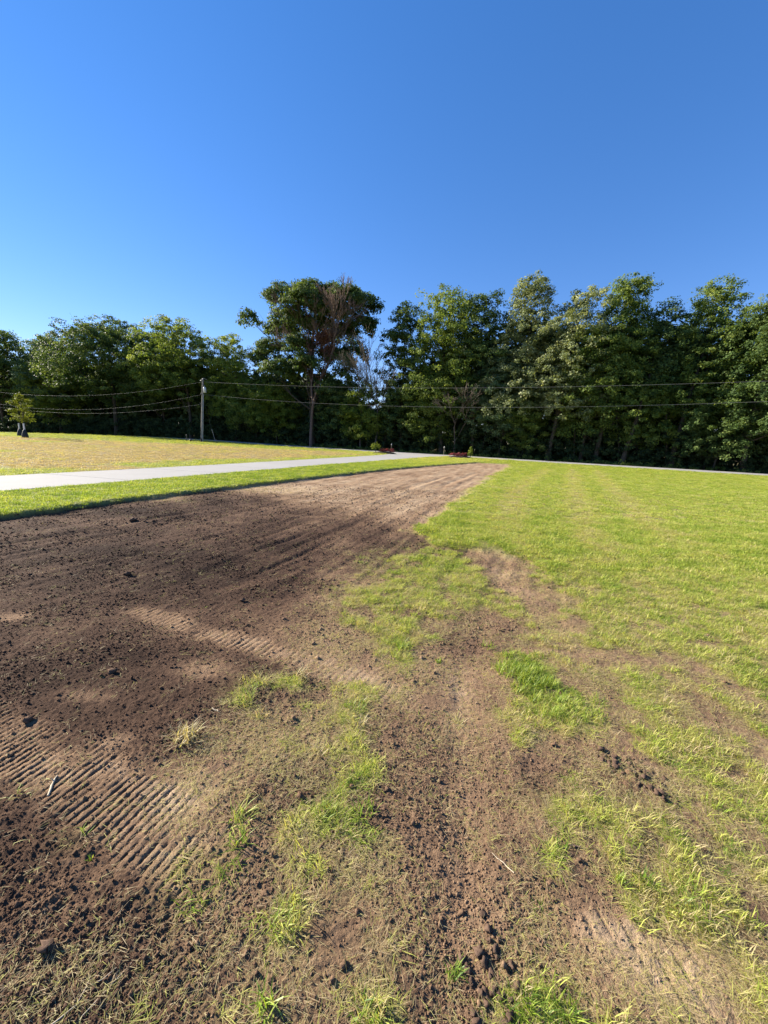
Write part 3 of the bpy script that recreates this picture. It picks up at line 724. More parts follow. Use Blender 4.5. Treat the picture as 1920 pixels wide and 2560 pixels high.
def tree(name, label, bx, by, cx, cb, h, r, style, leafm, seed, n_leaf=11000, trunk_r=.28, leaf=.30, lobes=None, cy=None, bark=None, clump=.75, group='trees along the wood edge', nl=13, shell=.55):
    rng = np.random.default_rng(seed)
    bz = float(terrain(np.array(bx), np.array(by))) - .1
    root = empty(name, (bx, by, bz), label, 'tree', group)
    ox = cx - bx; oy = (cy if cy is not None else by) - by
    if lobes is None: lobes = [(l[0] + ox, l[1] + oy, *l[2:]) for l in gen_lobes(rng, style, cb * .65, h, r * (1.25 if style == 'broad' else 1.5), int(nl * 1.6))]
    obj('trunk', trunk_mesh(rng, h, trunk_r, (ox * .9, oy * .9, cb + (h - cb) * .72), lobes, bark or M_BARK), root)
    c, nr, s, t = crown_points(rng, lobes, int(n_leaf * 4.0), clump * 1.12, leaf * .86, shell=shell)
    obj('crown', leaf_mesh('crown', c, nr, s, t, LEAF[leafm], rng), root)
    return root

tree('broadleaf_tree', 'dark broadleaf tree at the far left edge of the picture', -99.1, 101.2, -99.1, 5.1, 26.7, 9.7, 'broad', 'dark', 1, 11000, .4, .42, clump=1.0)  # trees too near the road (dead and slim ones too) scaled about the camera
tree('broadleaf_tree', 'tall dark tree between the leftmost tree and the big left one', -82.0, 98.0, -82.0, 5.0, 24.0, 7.0, 'broad', 'blue', 2, 9000, .4, .42, clump=1.0)
tree('broadleaf_tree', 'largest broad tree left of the utility pole, above the lime leaved one', -64.6, 93.1, -65.1, 7.2, 27.7, 11.2, 'broad', 'dark', 3, 17000, .48, .38, clump=.95, nl=18)
tree('broadleaf_tree', 'lime green lower tree lit by the sun behind the young tree', -81.3, 97.5, -81.3, 2.0, 20.4, 7.1, 'broad', 'lime', 4, 10000, .3, .36, clump=.85)
tree('broadleaf_tree', 'dark tree whose top shows between the largest left tree and the pole tree', -54.0, 95.0, -55.0, 6.0, 25.0, 7.0, 'broad', 'dark', 5, 10000, .4, .40, clump=.9)
tree('broadleaf_tree', 'green tree with leaning bare lower trunk just left of the utility pole', -43.7, 86.8, -46.1, 8.6, 26.0, 6.9, 'tall', 'mid', 6, 12500, .36, .34, clump=.8)
tree('broadleaf_tree', 'slender pale green tree just right of the utility pole', -32.3, 83.4, -32.4, 5.2, 22.1, 4.5, 'tall', 'lime', 7, 7000, .25, .30, clump=.75, shell=.4)
tree('broadleaf_tree', 'dark tree behind the utility pole', -37.5, 90.5, -38.2, 4.0, 22.0, 5.4, 'tall', 'dark', 8, 8500, .33, .36)
OAK = [(-16.3, 27.6, 2.6), (-19.9, 25.8, 2.8), (-22.0, 22.3, 2.6), (-24.9, 21.7, 1.6), (-22.7, 17.7, 2.5), (-18.3, 22.5, 3.1), (-17.1, 17.9, 2.8), (-12.2, 25.8, 3.2), (-8.3, 25.4, 2.8), (-4.7, 25.3, 2.1), (-6.0, 21.9, 2.3), (-9.3, 21.4, 2.6), (-11.1, 28.3, 1.6), (-7.0, 18.0, 2.2), (-14.9, 14.5, 2.3), (-20.4, 13.4, 2.5), (-25.3, 16.4, 1.7), (-4.0, 22.7, 1.1), (-13.0, 21.6, 2.8), (-11, 17.4, 2.4), (-15.5, 24.5, 2.8), (-10.5, 23.5, 2.6), (-17.5, 14.8, 2.4), (-9, 15.4, 2.2), (-14.5, 27.0, 2.4), (-7.5, 27.2, 1.8)]
ro = np.random.default_rng(77)
ol = [((x_ + 14.0) * 1.03, ro.normal(2.0, 2.2), (z_ - .4) * 1.03, rr * 1.22, rr * 1.3, rr * 1.0) for x_, z_, rr in OAK]
tree('spreading_oak', 'tallest spreading oak with a dead brown tree in its crown, at the centre', -14.4, 75.4, -14.4, 12.4, 30.4, 12.4, 'broad', 'dark', 9, 24000, .55, .36, lobes=ol, clump=.85, shell=.62)
tree('broadleaf_tree', 'low bushy light green tree under the left half of the oak', -22.3, 79.0, -22.3, 1.1, 12.5, 5.1, 'broad', 'lime', 10, 7500, .18, .30)
tree('broadleaf_tree', 'dark low tree filling in left of the oak trunk', -27.5, 81.3, -27.5, 1.1, 13.6, 5.3, 'broad', 'mid', 11, 7000, .2, .32)
tree('broadleaf_tree', 'dark low tree under the right half of the oak', -8.5, 74.5, -8.6, 1.0, 15.5, 4.0, 'tall', 'dark', 12, 6500, .2, .32)
tree('broadleaf_tree', 'small sunlit yellow green tree in the gap right of the oak', -3.8, 69.8, -4.1, 0.8, 12.7, 3.0, 'tall', 'lime', 13, 5200, .13, .26, clump=.6)
tree('broadleaf_tree', 'narrow dark tree at the right side of the sky gap', 2.3, 68.2, 2.0, 3.7, 24.7, 3.2, 'tall', 'dark', 14, 8500, .25, .29, clump=.65, nl=16, shell=.4)
tree('broadleaf_tree', 'tall green tree right of the narrow dark tree, above the bare grey one', 9.0, 64.3, 8.5, 6.1, 25.9, 4.9, 'tall', 'mid', 15, 12000, .33, .29, nl=15)
tree('broadleaf_tree', 'dark tree whose round top shows behind the pale pointed tree', 13.8, 63.0, 13.6, 5.0, 24.6, 4.2, 'tall', 'dark', 16, 9000, .3, .29)
tree('poplar_tree', 'tallest pale silvery tree with a pointed top on the right', 19.9, 59.2, 19.5, 6.3, 26.0, 4.9, 'cone', 'pale', 17, 13000, .33, .26, clump=.65, nl=17)
tree('poplar_tree', 'pale silvery tree with ivy on its lower trunk, right of the pointed one', 22.9, 55.7, 24.5, 6.1, 23.4, 4.1, 'tall', 'pale', 18, 12000, .30, .25, clump=.6, nl=15)
tree('broadleaf_tree', 'rounded blue green lower tree in front of the pointed silvery tree', 17.1, 60.2, 16.7, 2.9, 15.8, 4.3, 'broad', 'blue', 19, 10000, .2, .24, clump=.6)
tree('broadleaf_tree', 'dark lower tree between the ivy clad tree and the tall green one', 27.1, 54.6, 27.3, 3.1, 18.8, 3.7, 'tall', 'mid', 20, 8000, .24, .26)
tree('broadleaf_tree', 'tall olive green tree with a crooked trunk, second tallest crown on the right', 28.4, 53.3, 30.9, 6.7, 25.1, 4.8, 'cone', 'mid', 21, 13500, .30, .25, clump=.65, nl=17, cy=55.4)
tree('broadleaf_tree', 'dark tree in the notch between the two tall right trees', 31.0, 51.4, 35.4, 5.8, 21.3, 3.8, 'tall', 'dark', 22, 9500, .27, .26, cy=54.1)
tree('broadleaf_tree', 'wide feathery topped tree near the right edge', 36.0, 49.4, 40.5, 5.0, 24.4, 5.6, 'cone', 'mid', 23, 15000, .32, .24, clump=.6, nl=18, cy=52.1, shell=.45)
tree('broadleaf_tree', 'olive tree at the very right edge of the picture', 41.9, 45.7, 42.7, 3.7, 19.7, 4.9, 'broad', 'dark', 24, 12500, .3, .24, clump=.65)
tree('broadleaf_tree', 'dark tree beyond the right edge tree', 48.0, 43.7, 47.4, 3.7, 20.2, 4.8, 'broad', 'mid', 25, 8000, .3, .28)
tree('broadleaf_tree', 'leafy understorey tree low between the right hand trunks', 33.0, 52.1, 33.2, 1.8, 11.5, 3.8, 'broad', 'mid', 26, 6500, .12, .22, clump=.5)
tree('broadleaf_tree', 'shaded understorey tree under the right edge trees', 39.4, 47.0, 39.6, 0.9, 10.2, 4.2, 'broad', 'dark', 27, 6500, .12, .22, clump=.5)
tree('broadleaf_tree', 'dim understorey tree behind the bare grey tree', 7.0, 65.1, 6.8, 0.9, 12.3, 3.9, 'broad', 'mid', 28, 6000, .14, .26)
tree('broadleaf_tree', 'low leafy tree left of the ivy clad trunk', 19.9, 57.5, 19.9, 0.9, 9.9, 2.9, 'broad', 'mid', 29, 5000, .11, .22, clump=.5)

# bare and dead trees
def bare(name, label, base, h, spread, r0, mat, seed, depth=6, first=.35, gr=None):
    rng = np.random.default_rng(seed); mb = MB()
    def br(p, d, L, rad, k):
        q = np.linspace(0, 1, 5)[:, None]
        e = d + np.array([0, 0, .25]) ; e /= np.linalg.norm(e)
        pts = p + d * L * q + (e - d) * L * q ** 2 * .5 + rng.normal(0, .035 * L, (5, 3)) * q
        mb.tube(pts, np.maximum(rad * (1 - .45 * q[:, 0]), .024), 6 if k == depth else 4, False)
        if k == 0: return
        nb = 3 if k >= depth - 1 else rng.integers(2, 4)
        for i in range(nb):
            a = rng.uniform(0, 6.28); tlt = rng.uniform(.25, .75) * spread
            u = np.cross(d, [math.cos(a), math.sin(a), .2]); u /= np.linalg.norm(u) + 1e-9
            nd = d * math.cos(tlt) + u * math.sin(tlt); nd[2] = max(nd[2], .15); nd /= np.linalg.norm(nd)
            s = pts[-1] if i < 2 else pts[3]
            br(s, nd, L * rng.uniform(.62, .85), rad * .58, k - 1)
    root = empty(name, base, label, 'tree', gr)
    br(np.array([0, 0, -.2]), np.array([0, 0, 1.]), h * first, r0, depth)
    v = np.concatenate(mb.v); sc_ = h / v[:, 2].max()
    mb.v = [a * np.array([1, 1, sc_]) for a in mb.v]
    obj('branches', mb.mesh('branches', mat), root)
    return root, np.concatenate(mb.v)
dead, dv = bare('dead_tree', 'dead brown tree with bare twigs in front of the tall oak', (-14.2, 72.4, 0), 28.2, .66, .34, M_REDWOOD, 52, 8, .33)
rng = np.random.default_rng(41)
m = (dv[:, 2] > 8) & (dv[:, 2] < 20) & (np.hypot(dv[:, 0], dv[:, 1]) < 3.6)
pp = dv[m]; pp = pp[rng.integers(0, len(pp), 6000)] + rng.normal(0, .35, (6000, 3))
obj('withered_foliage', leaf_mesh('withered_foliage', pp, rng.normal(0, 1, (6000, 3)), rng.uniform(.12, .32, 6000), rng.uniform(0, 1, 6000), LEAF['rust'], rng), dead)
bare('dead_tree', 'thin grey dead tree standing in the sky gap', (-2.0, 68.1, 0), 19.7, .42, .17, M_DEADWOOD, 43, 6, .5)
bare('dead_tree', 'bare grey leafless tree at the wood edge behind the flower beds', (10.7, 62.4, 0), 12.1, .8, .12, M_DEADWOOD, 45, 6, .34)
bare('dead_tree', 'thin bare stem left of the grey dead tree in the gap', (-4.7, 69.3, 0), 16.9, .4, .12, M_DEADWOOD, 47, 5, .55)

# slim trunks seen in the shade below the right-hand crowns
for i, (x_, y_, lean, hh, rr, lab) in enumerate([(30.8, 51.1, -1.32, 8.3, 0.15, 'slim trunk leaning left in the shade of the right trees'), (35.6, 48.7, -1.00, 8.9, 0.14, 'slim trunk leaning in the shade near the right edge'),
        (25.9, 53.6, 0.33, 8.8, 0.10, 'thin dark stem right of the ivy clad trunk'), (18.8, 57.6, 0.22, 8.9, 0.10, 'thin dark stem behind the end of the soil strip'), (14.6, 60.2, 0.11, 8.8, 0.10, 'thin stem behind the flower beds on the right'), (-1.3, 67.6, 0.22, 9.7, 0.15, 'straight dark trunk below the sky gap'), (38.9, 46.9, -0.44, 7.8, 0.09, 'thin stem near the right edge')]):
    mb = MB(); t = np.linspace(0, 1, 7); rg = np.random.default_rng(60 + i)
    mb.tube(np.stack([lean * t + .28 * np.sin(t * 5 + i) - .28 * math.sin(i), .2 * np.sin(t * 4 + 2 * i), -.2 + (hh + .2) * t], -1), rr * (1 - .45 * t), 7)
    for k in range(6):
        a = rg.uniform(0, 6.28); z0 = rg.uniform(.4, .95); s = np.array([lean * z0, 0, hh * z0]); e = s + np.array([math.cos(a), math.sin(a), .6]) * rg.uniform(.6, 1.4)
        mb.tube(np.stack([s, (s + e) / 2 + [0, 0, .1], e]), [rr * .35, rr * .2, .01], 5)
    root = empty('slim_tree', (x_ + .6, y_ + 1.6, 0), lab, 'tree', 'slim trunks in the shade')
    obj('trunk', mb.mesh('trunk', M_BARK), root)
    lob = [(lean + rg.normal(0, .7), rg.normal(0, .7), hh + rg.normal(0, .5), .9, .9, .6) for _ in range(4)]
    c, nr, s, t = crown_points(rg, lob, 700, .5, .24)
    obj('crown', leaf_mesh('crown', c, nr, s, t, LEAF['mid'], rg), root)

# ivy sleeve on the pale tree and weeds
rg = np.random.default_rng(70)

# woods behind and undergrowth below: masses nobody could count
def mass(name, label, n_cl, per, x0, x1, off0, off1, hfun, clump, leaf, mat, seed, zpow=.7, ybias=1.0):
    rg = np.random.default_rng(seed)
    x = rg.uniform(x0, x1, n_cl); o = off0 + (off1 - off0) * rg.uniform(0, 1, n_cl) ** ybias
    y = roady(x) + o
    z = hfun(x, o, rg) * rg.uniform(.02, 1, n_cl) ** zpow + terrain(x, y)
    k = np.repeat(np.arange(n_cl), per); n = len(k)
    off = rg.normal(0, 1, (n, 3)); off /= np.linalg.norm(off, axis=1)[:, None]; off *= (rg.uniform(0, 1, n) ** .5)[:, None] * clump; off[:, 2] *= .7
    c = np.stack([x, y, z], -1)[k] + off * rg.uniform(.7, 1.3, n_cl)[k][:, None]
    c[:, 2] = np.maximum(c[:, 2], terrain(c[:, 0], c[:, 1]) + .03)
    nr = off / clump + np.array([-.1, -.4, .5]) + rg.normal(0, .6, (n, 3))
    me = leaf_mesh(name, c, nr, leaf * rg.uniform(.6, 1.4, n), np.clip(.5 + rg.normal(0, .18, n_cl)[k] + rg.normal(0, .13, n), 0, 1), mat, rg)
    kind(obj(name, me), 'stuff', label)
def hback(x, o, rg):
    gap = 1 - .55 * np.exp(-((x + 3) / 5.5) ** 2)
    return np.interp(x, [-120, -60, -30, -14, 0, 15, 30, 50, 70], [17, 17, 14, 14, 14, 20, 20, 18, 16]) * gap
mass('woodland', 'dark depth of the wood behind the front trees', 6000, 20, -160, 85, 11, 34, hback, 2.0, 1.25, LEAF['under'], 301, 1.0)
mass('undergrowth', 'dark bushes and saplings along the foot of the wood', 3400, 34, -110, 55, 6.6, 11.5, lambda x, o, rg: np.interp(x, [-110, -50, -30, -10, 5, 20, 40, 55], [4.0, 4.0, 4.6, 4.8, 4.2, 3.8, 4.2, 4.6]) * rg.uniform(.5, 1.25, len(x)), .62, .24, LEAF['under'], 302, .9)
mass('wood_edge_weeds', 'sunlit weeds along the far side of the road', 420, 22, -20, 42, 5.4, 6.6, lambda x, o, rg: .5 * rg.uniform(.3, 1.3, len(x)), .35, .15, LEAF['mid'], 303, .9)

# ------------------------------------------------------------------ utility pole and wires
M_POLE = mat_plain('pole_wood', (.20, .19, .18), .85, .2, .2, 3)
M_POLE_D = mat_plain('pole_dark', (.05, .045, .04), .9, .2, .2, 3)
M_STEEL = mat_plain('galvanised', (.50, .52, .54), .45, .5, .1, 5, .3)
M_DARKM = mat_plain('dark_metal', (.035, .035, .038), .6, .4, .2, 5)
M_WIRE = mat_plain('wire', (.26, .25, .24), .5, .5, .1, 5, .1)
M_CER = mat_plain('porcelain', (.35, .33, .32), .3, .5, .1, 5)
pz = float(terrain(np.array(-32.4), np.array(68.)))
pole = empty('utility_pole', (-32.4, 68, pz), 'tall grey wooden utility pole with a small transformer near its top', 'utility pole')
LEAN = .60
def pxz(z): return LEAN * z / 10.5
mb = MB(); t = np.linspace(0, 1, 8); mb.tube(np.stack([LEAN * t, 0 * t, -.3 + 10.75 * t], -1), .20 - .07 * t, 12); obj('shaft', mb.mesh('shaft', M_POLE), pole)
mb = MB(); mb.lathe([(.215, -.1), (.215, .55), (.20, .58)], 12, (0.01, 0, 0)); obj('butt_wrap', mb.mesh('butt_wrap', M_POLE_D), pole)
mb = MB(); mb.tube([(.215, -.06, 0), (pxz(3) + .195, -.06, 3), (pxz(8) + .16, -.06, 8)], .035, 6); obj('riser_pipe', mb.mesh('riser_pipe', M_STEEL), pole)
mb = MB(); c = (pxz(8.7) + .42, -.12, 8.28); mb.lathe([(.0, 0), (.20, .0), (.235, .04), (.235, .82), (.22, .88), (.0, .93)], 16, c); tx = obj('transformer', mb.mesh('transformer', M_STEEL), pole)
mb = MB(); mb.lathe([(.0, .0), (.05, 0), (.07, .06), (.04, .1), (.07, .15), (.04, .2), (.06, .25), (0, .33)], 8, (c[0], c[1], c[2] + .9)); obj('bushing', mb.mesh('bushing', M_CER), tx)
for zb in (8.45, 8.95): mb = MB(); mb.tube([(c[0] - .1, c[1], zb), (pxz(zb), 0, zb)], .05, 6); obj('bracket', mb.mesh('bracket', M_DARKM), tx)
mb = MB(); mb.lathe([(.0, .0), (.09, 0), (.10, .05), (.05, .09), (.09, .13), (.05, .2), (0, .22)], 8, (LEAN, 0, 10.42)); obj('insulator', mb.mesh('insulator', M_CER), pole)
mb = MB(); mb.tube([(LEAN - .5, 0, 10.15), (LEAN - .2, 0, 10.5), (LEAN, 0, 10.62), (LEAN + .35, 0, 10.58), (LEAN + .7, 0, 10.4)], .03, 5); obj('jumper_wire', mb.mesh('jumper_wire', M_WIRE), pole)
for z_ in (8.12, 6.5):
    mb = MB(); mb.lathe([(0, -.06), (.06, -.06), (.09, 0), (.06, .06), (0, .06)], 8, (pxz(z_) - .26, -.05, z_ - .02)); mb.tube([(pxz(z_) - .3, -.05, z_), (pxz(z_), 0, z_)], .03, 5); obj('clamp', mb.mesh('clamp', M_DARKM), pole)

def wire(label, p0, end, a, b, tmax, rad=.010):
    mb = MB(); t = np.linspace(0, tmax, 60)
    mb.tube(np.stack([p0[0] + (end[0] - p0[0]) * t, p0[1] + (end[1] - p0[1]) * t, p0[2] + a * t + b * t * t], -1), rad, 5)
    tag(obj('overhead_wire', mb.mesh('overhead_wire', M_WIRE)), label, 'wire', 'overhead wires')
wire('upper overhead wire from the pole towards the right edge', (-31.85, 68, 10.25), (36.35, 39), -4.49, 3.3, 1.36)
wire('lower overhead wire from the pole towards the right edge', (-31.95, 68, 8.15), (36.7, 39), -5.88, 4.91, 1.3)
wire('top overhead wire from the pole towards the left edge', (-31.85, 68, 10.25), (-75.6, 77), -8.2, 5.6, 1.4)
wire('middle overhead wire from the pole towards the left edge', (-32.2, 68, 8.12), (-75.6, 77), -9.45, 6.7, 1.4)
wire('lowest overhead wire from the pole towards the left edge', (-32.3, 68, 6.5), (-75.6, 77), -6.95, 5.2, 1.35)
g = empty('guy_wire', (-30.5, 69.2, pz), 'thin guy wire with pale guard slanting down right of the utility pole', 'guy wire')
mb = MB(); mb.tube([(0, 0, -.1), (-1.35, -1.15, 7.0)], .018, 5); obj('cable', mb.mesh('cable', M_DARKM), g)
mb = MB(); mb.tube([(0, 0, 0), (-.42, -.36, 2.2)], .04, 6); obj('guard', mb.mesh('guard', M_CER), g)

# marker post and low pedestal left of the pole
def at_ground(x, y): return float(hz(np.array([x]), np.array([y]))[0])
p = empty('marker_post', (-34.3, 66.6, float(terrain(np.array(-34.3), np.array(66.6)))), 'short dark marker post in the grass left of the utility pole', 'post')
mb = MB(); mb.tube([(0, 0, -.1), (.02, 0, .95)], .07, 8); obj('stem', mb.mesh('stem', M_DARKM), p)
mb = MB(); mb.lathe([(.09, .93), (.10, .96), (.09, 1.12), (0, 1.16)], 8, (.02, 0, 0)); obj('cap', mb.mesh('cap', M_DARKM), p)
p = empty('valve_box', (-32.6, 64.6, float(terrain(np.array(-32.6), np.array(64.6)))), 'low dark stub in the grass between marker post and utility pole', 'stub')
mb = MB(); mb.lathe([(.09, -.05), (.09, .2), (.22, .24), (.22, .36), (.16, .42), (0, .44)], 10); obj('body', mb.mesh('body', M_DARKM), p)

# ------------------------------------------------------------------ young trees in the field
M_GUARD = mat_plain('trunk_guard', (.62, .60, .56), .7, .3, .1, 6)
M_BAG = mat_plain('water_bag', (.018, .018, .02), .6, .4, .2, 6)
def young(label, x, y, h, r, seed, side=0):
    rng = np.random.default_rng(seed)
    z = float(terrain(np.array(x), np.array(y))) + .02
    root = empty('young_tree', (x, y, z), label, 'tree', 'young trees in the field')
    lobes = []
    for i in range(11):
        t = (i + .5) / 11; pr = r * (math.sin(math.pi * (.18 + .72 * t))) * (1 - .45 * t); a = i * 2.4
        lobes.append((pr * .6 * math.cos(a) + side * t, pr * .6 * math.sin(a), 1.9 + (h - 2.3) * t, r * .42 * (1.1 - .55 * t), r * .42 * (1.1 - .55 * t), .5))
    mb = MB(); t = np.linspace(0, 1, 6); mb.tube(np.stack([side * t * .7, 0 * t, -.1 + (h * .8) * t], -1), .055 * (1 - .8 * t), 6)
    for l in lobes: s = np.array([side * .2, 0, min(h * .6, 1.3 + (l[2] - 1.9) * .6)]); mb.tube(np.stack([s, (s + np.array(l[:3])) / 2 + [0, 0, .1], l[:3]]), [.025, .016, .006], 4)
    obj('trunk', mb.mesh('trunk', M_BARK), root)
    mb = MB(); mb.lathe([(.085, .7), (.09, .72), (.085, 1.75), (.075, 1.76)], 10); obj('trunk_guard', mb.mesh('trunk_guard', M_GUARD), root)
    mb = MB(); mb.lathe([(.0, -.02), (.34, -.02), (.36, .1), (.30, .45), (.20, .8), (.11, .98), (.09, 1.0)], 12); o = mb.mesh('watering_bag', M_BAG); obj('watering_bag', o, root)
    c, nr, s, t = crown_points(rng, lobes, 1900, .30, .15, 22, shell=.25)
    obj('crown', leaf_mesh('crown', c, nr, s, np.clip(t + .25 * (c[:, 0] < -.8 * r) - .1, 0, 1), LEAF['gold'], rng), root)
young('yellow green young tree with white trunk guard, nearer of the two in the field', -44.9, 48.2, 5.4, 1.85, 501)
young('young tree with white trunk guard half hidden behind the nearer one', -50.6, 53.6, 5.8, 1.6, 502, .7)

# ------------------------------------------------------------------ planting at the drive mouth
M_MULCH = mat_plain('mulch', (.045, .032, .028), .95, .1, .4, 10)
def bed(label, x, y, reds, shrub, seed, mulch=True):
    rng = np.random.default_rng(seed); z = float(terrain(np.array(x), np.array(y))) + .0
    root = empty('flower_bed', (x, y, z), label, 'flower bed')
    mb = MB(); mb.lathe([(0, .30), (.7, .26), (1.2, .12), (1.5, -.02)], 18); me = mb.mesh('mulch_mound', M_MULCH)
    o = obj('mulch_mound', me, root); o.scale = (1.25, .8, 1)
    for (dx, dy, rr) in reds:
        c, nr, s, t = crown_points(rng, [(dx, dy, .38, rr, rr * .8, .34)], 420, .16, .10, 20, shell=.6)
        obj('flower_clump', leaf_mesh('flower_clump', c, nr, s, t, LEAF['red'], rng), root)
    return root
def shrub(label, x, y, h, r, cone, seed):
    rng = np.random.default_rng(seed); z = float(terrain(np.array(x), np.array(y))) + .15
    root = empty('garden_shrub', (x, y, z), label, 'shrub')
    if cone: lob = [(0, 0, .3 + (h - .4) * t, r * (1 - .75 * t), r * (1 - .75 * t), .28) for t in np.linspace(0, 1, 6)]
    else: lob = [(0, 0, h * .55, r, r, h * .5), (r * .4, 0, h * .4, r * .6, r * .6, h * .35), (-r * .4, .1, h * .45, r * .6, r * .6, h * .35)]
    mb = MB(); mb.tube([(0, 0, -.2), (0, 0, h * .6)], [.05, .02], 6); obj('stem', mb.mesh('stem', M_BARK), root)
    c, nr, s, t = crown_points(rng, lob, 1500, .14, .09, 25, shell=.6)
    obj('foliage', leaf_mesh('foliage', c, nr, s, t, LEAF['lime'], rng), root)
bed('bed of pale red flowers at the far side of the drive mouth', -.3, 53.6, [(.2, 0, .5), (.9, -.1, .45), (-.4, .1, .4)], None, 511)
shrub('rounded green shrub beside the far bed of pale red flowers', -1.55, 53.6, 1.35, .62, False, 512)
bed('bed of dark red flowers on black mulch right of the drive mouth', 9.6, 50.6, [(-.9, 0, .5), (-.1, -.1, .55), (.5, .1, .4)], None, 513)
shrub('small upright green shrub on the mulch beside the dark red flowers', 10.9, 50.7, 1.25, .42, True, 514)
M_STAKE = mat_plain('stake', (.32, .27, .22), .8, .2, .2, 8)
for lab, x_, y_ in (('thin reflector stake behind the far flower bed', .6, 54.6), ('thin reflector stake at the near corner of the drive mouth', 7.7, 52.6)):
    root = empty('driveway_stake', (x_, y_, float(terrain(np.array(x_), np.array(y_)))), lab, 'stake', 'reflector stakes at the drive mouth')
    mb = MB(); mb.tube([(0, 0, -.1), (.01, 0, 1.35)], .022, 6); obj('rod', mb.mesh('rod', M_STAKE), root)
    mb = MB(); mb.tube([(.01, 0, 1.2), (.01, 0, 1.4)], .04, 8); obj('reflector', mb.mesh('reflector', M_GUARD), root)

# ------------------------------------------------------------------ single clods, sticks and tufts one can point at
M_CLOD1, nt, out = new_mat('single_clod'); pos = geo_pos(nt); n2 = noise(nt, 45, 5, .7, pos)
bsdf(nt, out, ramp(nt, n2, [(.3, (.060, .039, .028)), (.55, (.105, .068, .048)), (.75, (.17, .115, .080))]), .97, .08, n2, .006, .9)
def clod(label, x, y, s, seed, group=None, sx=1):
    rng = np.random.default_rng(seed); me = icoclod(rng, 'soil_clod'); me.materials.clear(); me.materials.append(M_CLOD1)
    o = obj('soil_clod', me, None, (x, y, at_ground(x, y) + s * .45)); o.scale = (s * sx, s, s); o.rotation_euler = (0, 0, rng.uniform(0, 6.28))
    tag(o, label, 'soil clod', group)
for i, (lab, x_, y_, s, sx) in enumerate([('dark fist sized clod alone on the bare soil at mid left', -1.74, 2.30, .022, 1.2), ('dark clod above the ribbed machine print at the left edge', -1.88, 1.84, .020, 1.2),
        ('long brown clod lying near the lower left corner', -.97, .915, .014, 1.8), ('dark clod on the left soil far beyond the ribbed prints', -2.87, 4.14, .035, 1.2), ('clod beside the faint machine print in mid soil', -1.35, 3.55, .028, 1.1), ('small clod near the turf edge on the far left', -4.6, 6.9, .05, 1.2)]):
    clod(lab, x_, y_, s, 600 + i, None, sx)
rg = np.random.default_rng(650)
for i in range(60):
    t = rg.uniform(-1, 1); q = rg.normal(0, .5)
    x_ = 1.30 + .12 * t + .05 * q * .6; y_ = 1.65 - .13 * t + .07 * q
    clod('crumbly clod in the broken heap of earth right of the rut', x_, y_, rg.choice([.006, .008, .010, .014], p=[.3, .3, .25, .15]), 660 + i, 'clods of the broken heap')
for i in range(30):
    x_ = .40 + rg.normal(0, .045); y_ = .90 + rg.normal(0, .06)
    clod('crumbly clod in the dug pit near the bottom of the rut', x_, y_, rg.uniform(.007, .014), 720 + i, 'clods of the pit')
M_STICK = mat_plain('stick', (.17, .125, .095), .9, .1, .3, 60)
M_CANE = mat_plain('dry_cane', (.45, .38, .27), .8, .2, .25, 60)
def stick(label, x, y, L, ang, r, mat, seed):
    rng = np.random.default_rng(seed); mb = MB(); t = np.linspace(-.5, .5, 7)
    P = np.stack([t * L * math.cos(ang), t * L * math.sin(ang), 0 * t], -1) + rng.normal(0, .03 * L, (7, 3)) * [1, 1, .25]
    P[:, 2] += hz(x + P[:, 0], y + P[:, 1]) - at_ground(x, y) + r * .8
    mb.tube(P, r * (1 - .5 * np.abs(t) - .3 * (t + .5)), 7)
    a = P[4]; mb.tube(np.stack([a, a + [L * .12 * math.cos(ang + .8), L * .12 * math.sin(ang + .8), r * 2]]), [r * .5, r * .2], 5)
    tag(obj('stick', mb.mesh('stick', mat), None, (x, y, at_ground(x, y))), label, 'stick')
stick('short brown stick lying in the trampled grass at lower right', 1.0, 1.27, .055, 1.0, .005, M_STICK, 801)
stick('thin brown twig left of the short stick at lower right', .84, 1.29, .06, -.2, .003, M_STICK, 802)
stick('broken grey cane on the ribbed machine print at the left edge', -1.42, 1.46, .11, 2.0, .006, M_CANE, 803)
stick('curved dry stalk standing at the right side of the rut', .52, 1.22, .09, 2.3, .0025, M_CANE, 804)
stick('brown twig near the bottom beside the green tuft', .50, .835, .05, -.3, .004, M_STICK, 805)
stick('long pale straw in the lower left corner', -.80, .80, .20, .9, .0022, M_CANE, 806)
stick('second long pale straw crossing the lower left corner', -.73, .83, .16, 1.1, .0018, M_CANE, 807)
stick('pale cane fragment left of the straw tuft', -.92, 1.98, .06, -.5, .004, M_CANE, 808)
M_TUFT = {}
def tuft_mat(t):
    k = round(t, 2)
    if k not in M_TUFT:
        m_, nt, out = new_mat('tuft_grass_%d' % (k * 100))
        b = N(nt, 'ShaderNodeAttribute', attribute_name='bv').outputs['Fac']
        c = ramp(nt, mathn(nt, 'ADD', mathn(nt, 'MULTIPLY', b, .42), k - .21), GRASS_STOPS)
        p = N(nt, 'ShaderNodeBsdfPrincipled'); nt.links.new(c, p.inputs['Base Color']); p.inputs['Roughness'].default_value = .5
        tr = N(nt, 'ShaderNodeBsdfTranslucent'); nt.links.new(mixc(nt, 1., c, (1.25, 1.15, .55), 'MULTIPLY'), tr.inputs[0])
        mx = N(nt, 'ShaderNodeMixShader'); mx.inputs[0].default_value = .4
        nt.links.new(p.outputs[0], mx.inputs[1]); nt.links.new(tr.outputs[0], mx.inputs[2]); nt.links.new(mx.outputs[0], out.inputs[0])
        M_TUFT[k] = m_
    return M_TUFT[k]
